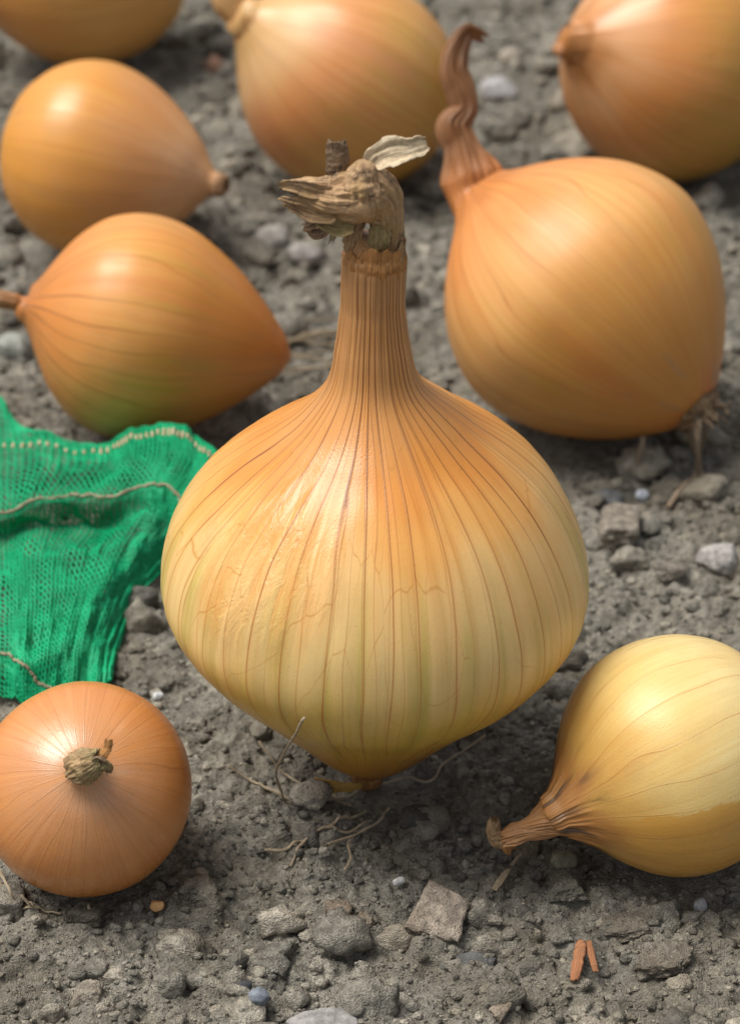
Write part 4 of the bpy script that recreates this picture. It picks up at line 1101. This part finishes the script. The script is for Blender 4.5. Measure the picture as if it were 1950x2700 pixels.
def net_surface(A, Bq, dz=0.0, seed=0):
    """point on the crumpled net; A across 0..1, Bq from the far hem 0..1 to the near edge"""
    nr, nc = NET.shape[:2]
    sh = A.shape
    a, b = np.clip(A.ravel(), 0, 1) * (nc - 1), np.clip(Bq.ravel(), 0, 1) * (nr - 1)
    rows = np.stack([hermite(a, np.arange(nc), NET[k]) for k in range(nr)], 0)      # nr, n, 3
    m = np.gradient(rows, axis=0)
    i = np.clip(np.floor(b).astype(int), 0, nr - 2)
    s = (b - i)[:, None]
    k = np.arange(len(b))
    p0, p1, m0, m1 = rows[i, k], rows[i + 1, k], m[i, k] * 0.75, m[i + 1, k] * 0.75
    P = (2 * s**3 - 3 * s**2 + 1) * p0 + (s**3 - 2 * s**2 + s) * m0 + (-2 * s**3 + 3 * s**2) * p1 + (s**3 - s**2) * m1
    w = fbm(np.stack([a * 2.1 + seed, b * 0.9, 0 * a], -1), 3, 70 + seed)
    w2 = fbm(np.stack([a * 1.1 + b * 0.8 + seed, b * 2.3 - a, 0 * a + 5], -1), 3, 75 + seed)
    P[:, 2] += (w * 1.7 + w2 * 1.3) * MM + dz
    P[:, 0] += w2 * 0.6 * MM
    g = ground_h(P[:, 0], P[:, 1])
    P[:, 2] = np.maximum(P[:, 2], g + 0.0007)
    return P.reshape(sh + (3,))


def tubes(P, rad):
    """many 4-sided tubes: P (k, n, 3)"""
    k, n = P.shape[:2]
    T = np.gradient(P, axis=1)
    T /= np.linalg.norm(T, axis=2)[..., None] + 1e-12
    up = np.array([0.1, 0.05, 1.0])
    S = np.cross(T, up)
    S /= np.linalg.norm(S, axis=2)[..., None] + 1e-12
    U = np.cross(S, T)
    X = np.stack([P + S * rad, P + U * rad * 0.8, P - S * rad, P - U * rad * 0.8], 2)
    idx = np.arange(k * n * 4).reshape(k, n, 4)
    a, b = idx[:, :-1], idx[:, 1:]
    q = np.stack([a, np.roll(a, -1, 2), np.roll(b, -1, 2), b], -1).reshape(-1, 4)
    return X.reshape(-1, 3), q


Mg = Mat('green_net_yarn')
oc = Mg.obj()
gc = Mg.mix(Mg.map(Mg.noise(oc, 140.0, 3.0), 0.3, 0.7), (0.0, 0.40, 0.165), (0.010, 0.56, 0.25))
gc = Mg.mix(Mg.map(Mg.noise(oc, 2500.0, 2.0), 0.6, 0.75, 0.0, 0.5), gc, (0.12, 0.50, 0.24))
green_m = Mg.out(gc, 0.5, None, 0.45, sss=0.0)
tb = Mg.node('ShaderNodeBsdfTranslucent')
Mg.set(tb.inputs[0], gc)
ms = Mg.node('ShaderNodeMixShader')
ms.inputs[0].default_value = 0.35
Mg.l.new(Mg.bsdf.outputs[0], ms.inputs[1])
Mg.l.new(tb.outputs[0], ms.inputs[2])
Mg.l.new(ms.outputs[0], Mg.n['Material Output'].inputs['Surface'])
cream_m = dry_mat('cream_thread', (0.62, 0.54, 0.38), (0.42, 0.33, 0.2), dirt=0.2)

ON = np.array([-0.080, 0.080, 0.0])
bag = thing('net_bag', 'crumpled bright green knitted net bag with cream threads at left edge', 'net bag', ON)


def net_layer(name, nrib, nseg, dz, seed, rad):
    A, Bq = np.meshgrid(np.linspace(0, 1, nrib), np.linspace(0, 1, nseg), indexing='ij')
    zz = np.where(np.arange(nseg) % 2 == 0, 1, -1)[None, :] * (0.2 / nrib)
    P = net_surface(A + zz, Bq, dz, seed)
    v1, q1 = tubes(P, rad)
    # cross yarns: short links from rib to rib
    S = P[:-1, ::2]
    E = P[1:, 1::2]
    n = min(S.shape[1], E.shape[1])
    C2 = np.stack([S[:, :n], (S[:, :n] + E[:, :n]) / 2 + np.array([0, 0, 0.00012]), E[:, :n]], 2).reshape(-1, 3, 3)
    v2, q2 = tubes(C2, rad * 0.75)
    return link(name, mesh(name, np.concatenate([v1, v2]) - ON, np.concatenate([q1, q2 + len(v1)]), None, green_m), bag)


lay = net_layer('knitted_mesh', 56, 150, 0.0, 0, 0.00043)
lay['kind'] = 'stuff'


def thread(name, ab, rad, beads=0, lift=0.0004, seed=0, n=160):
    ab = np.array(ab, float)
    t = np.linspace(0, 1, n)
    a = hermite(t, np.linspace(0, 1, len(ab)), ab[:, 0])
    b = hermite(t, np.linspace(0, 1, len(ab)), ab[:, 1])
    P = net_surface(a, b, lift)
    P = P + np.stack([fbm(np.stack([t * 30 + k * 5 + seed, 0 * t, 0 * t], -1), 2, seed + k) for k in range(3)], -1) * 0.0003
    r = rad * MM * (1 + 0.25 * np.sin(t * n * 0.9))
    if beads:
        P[:, 2] += 0.0006 * (np.sin(t * beads * 2 * np.pi) - 0.15)
    me = sweep(name, P, r, 8, cream_m, ON, t * 8, hollow=0.0, rel=np.full(n, 0.1))
    return link(name, me, bag)


thread('cream_thread', [(0.0, 0.365), (0.125, 0.37), (0.25, 0.372), (0.37, 0.368), (0.5, 0.378), (0.62, 0.366), (0.75, 0.372), (0.9, 0.385)], 0.36, 0, 0.0006, 3)
thread('cream_thread', [(0.0, 0.868), (0.125, 0.872), (0.22, 0.885), (0.30, 0.91), (0.36, 0.94), (0.42, 0.96)], 0.34, 0, 0.0006, 6)
St = []
for k in range(44):          # short cream stitches crossing the hem
    r = np.random.default_rng(500 + k)
    a0 = k / 44 * 0.93 + 0.01 + r.normal(0, 0.001)
    b0 = 0.172 + 0.022 * max(0.0, a0 - 0.35) + r.normal(0, 0.001)
    t = np.linspace(-1, 1, 6)
    P = net_surface(a0 + 0 * t, b0 + t * 0.0095 * r.uniform(0.85, 1.1), 0.0002)
    P[:, 2] += 0.00025 * (1 - t ** 2)
    St.append(P)
sv, sq = tubes(np.array(St), 0.00045)
link('hem_stitch', mesh('hem_stitch', sv - ON, sq, None, cream_m, {'cyl': np.zeros((len(sv), 3)) + 0.3}), bag)
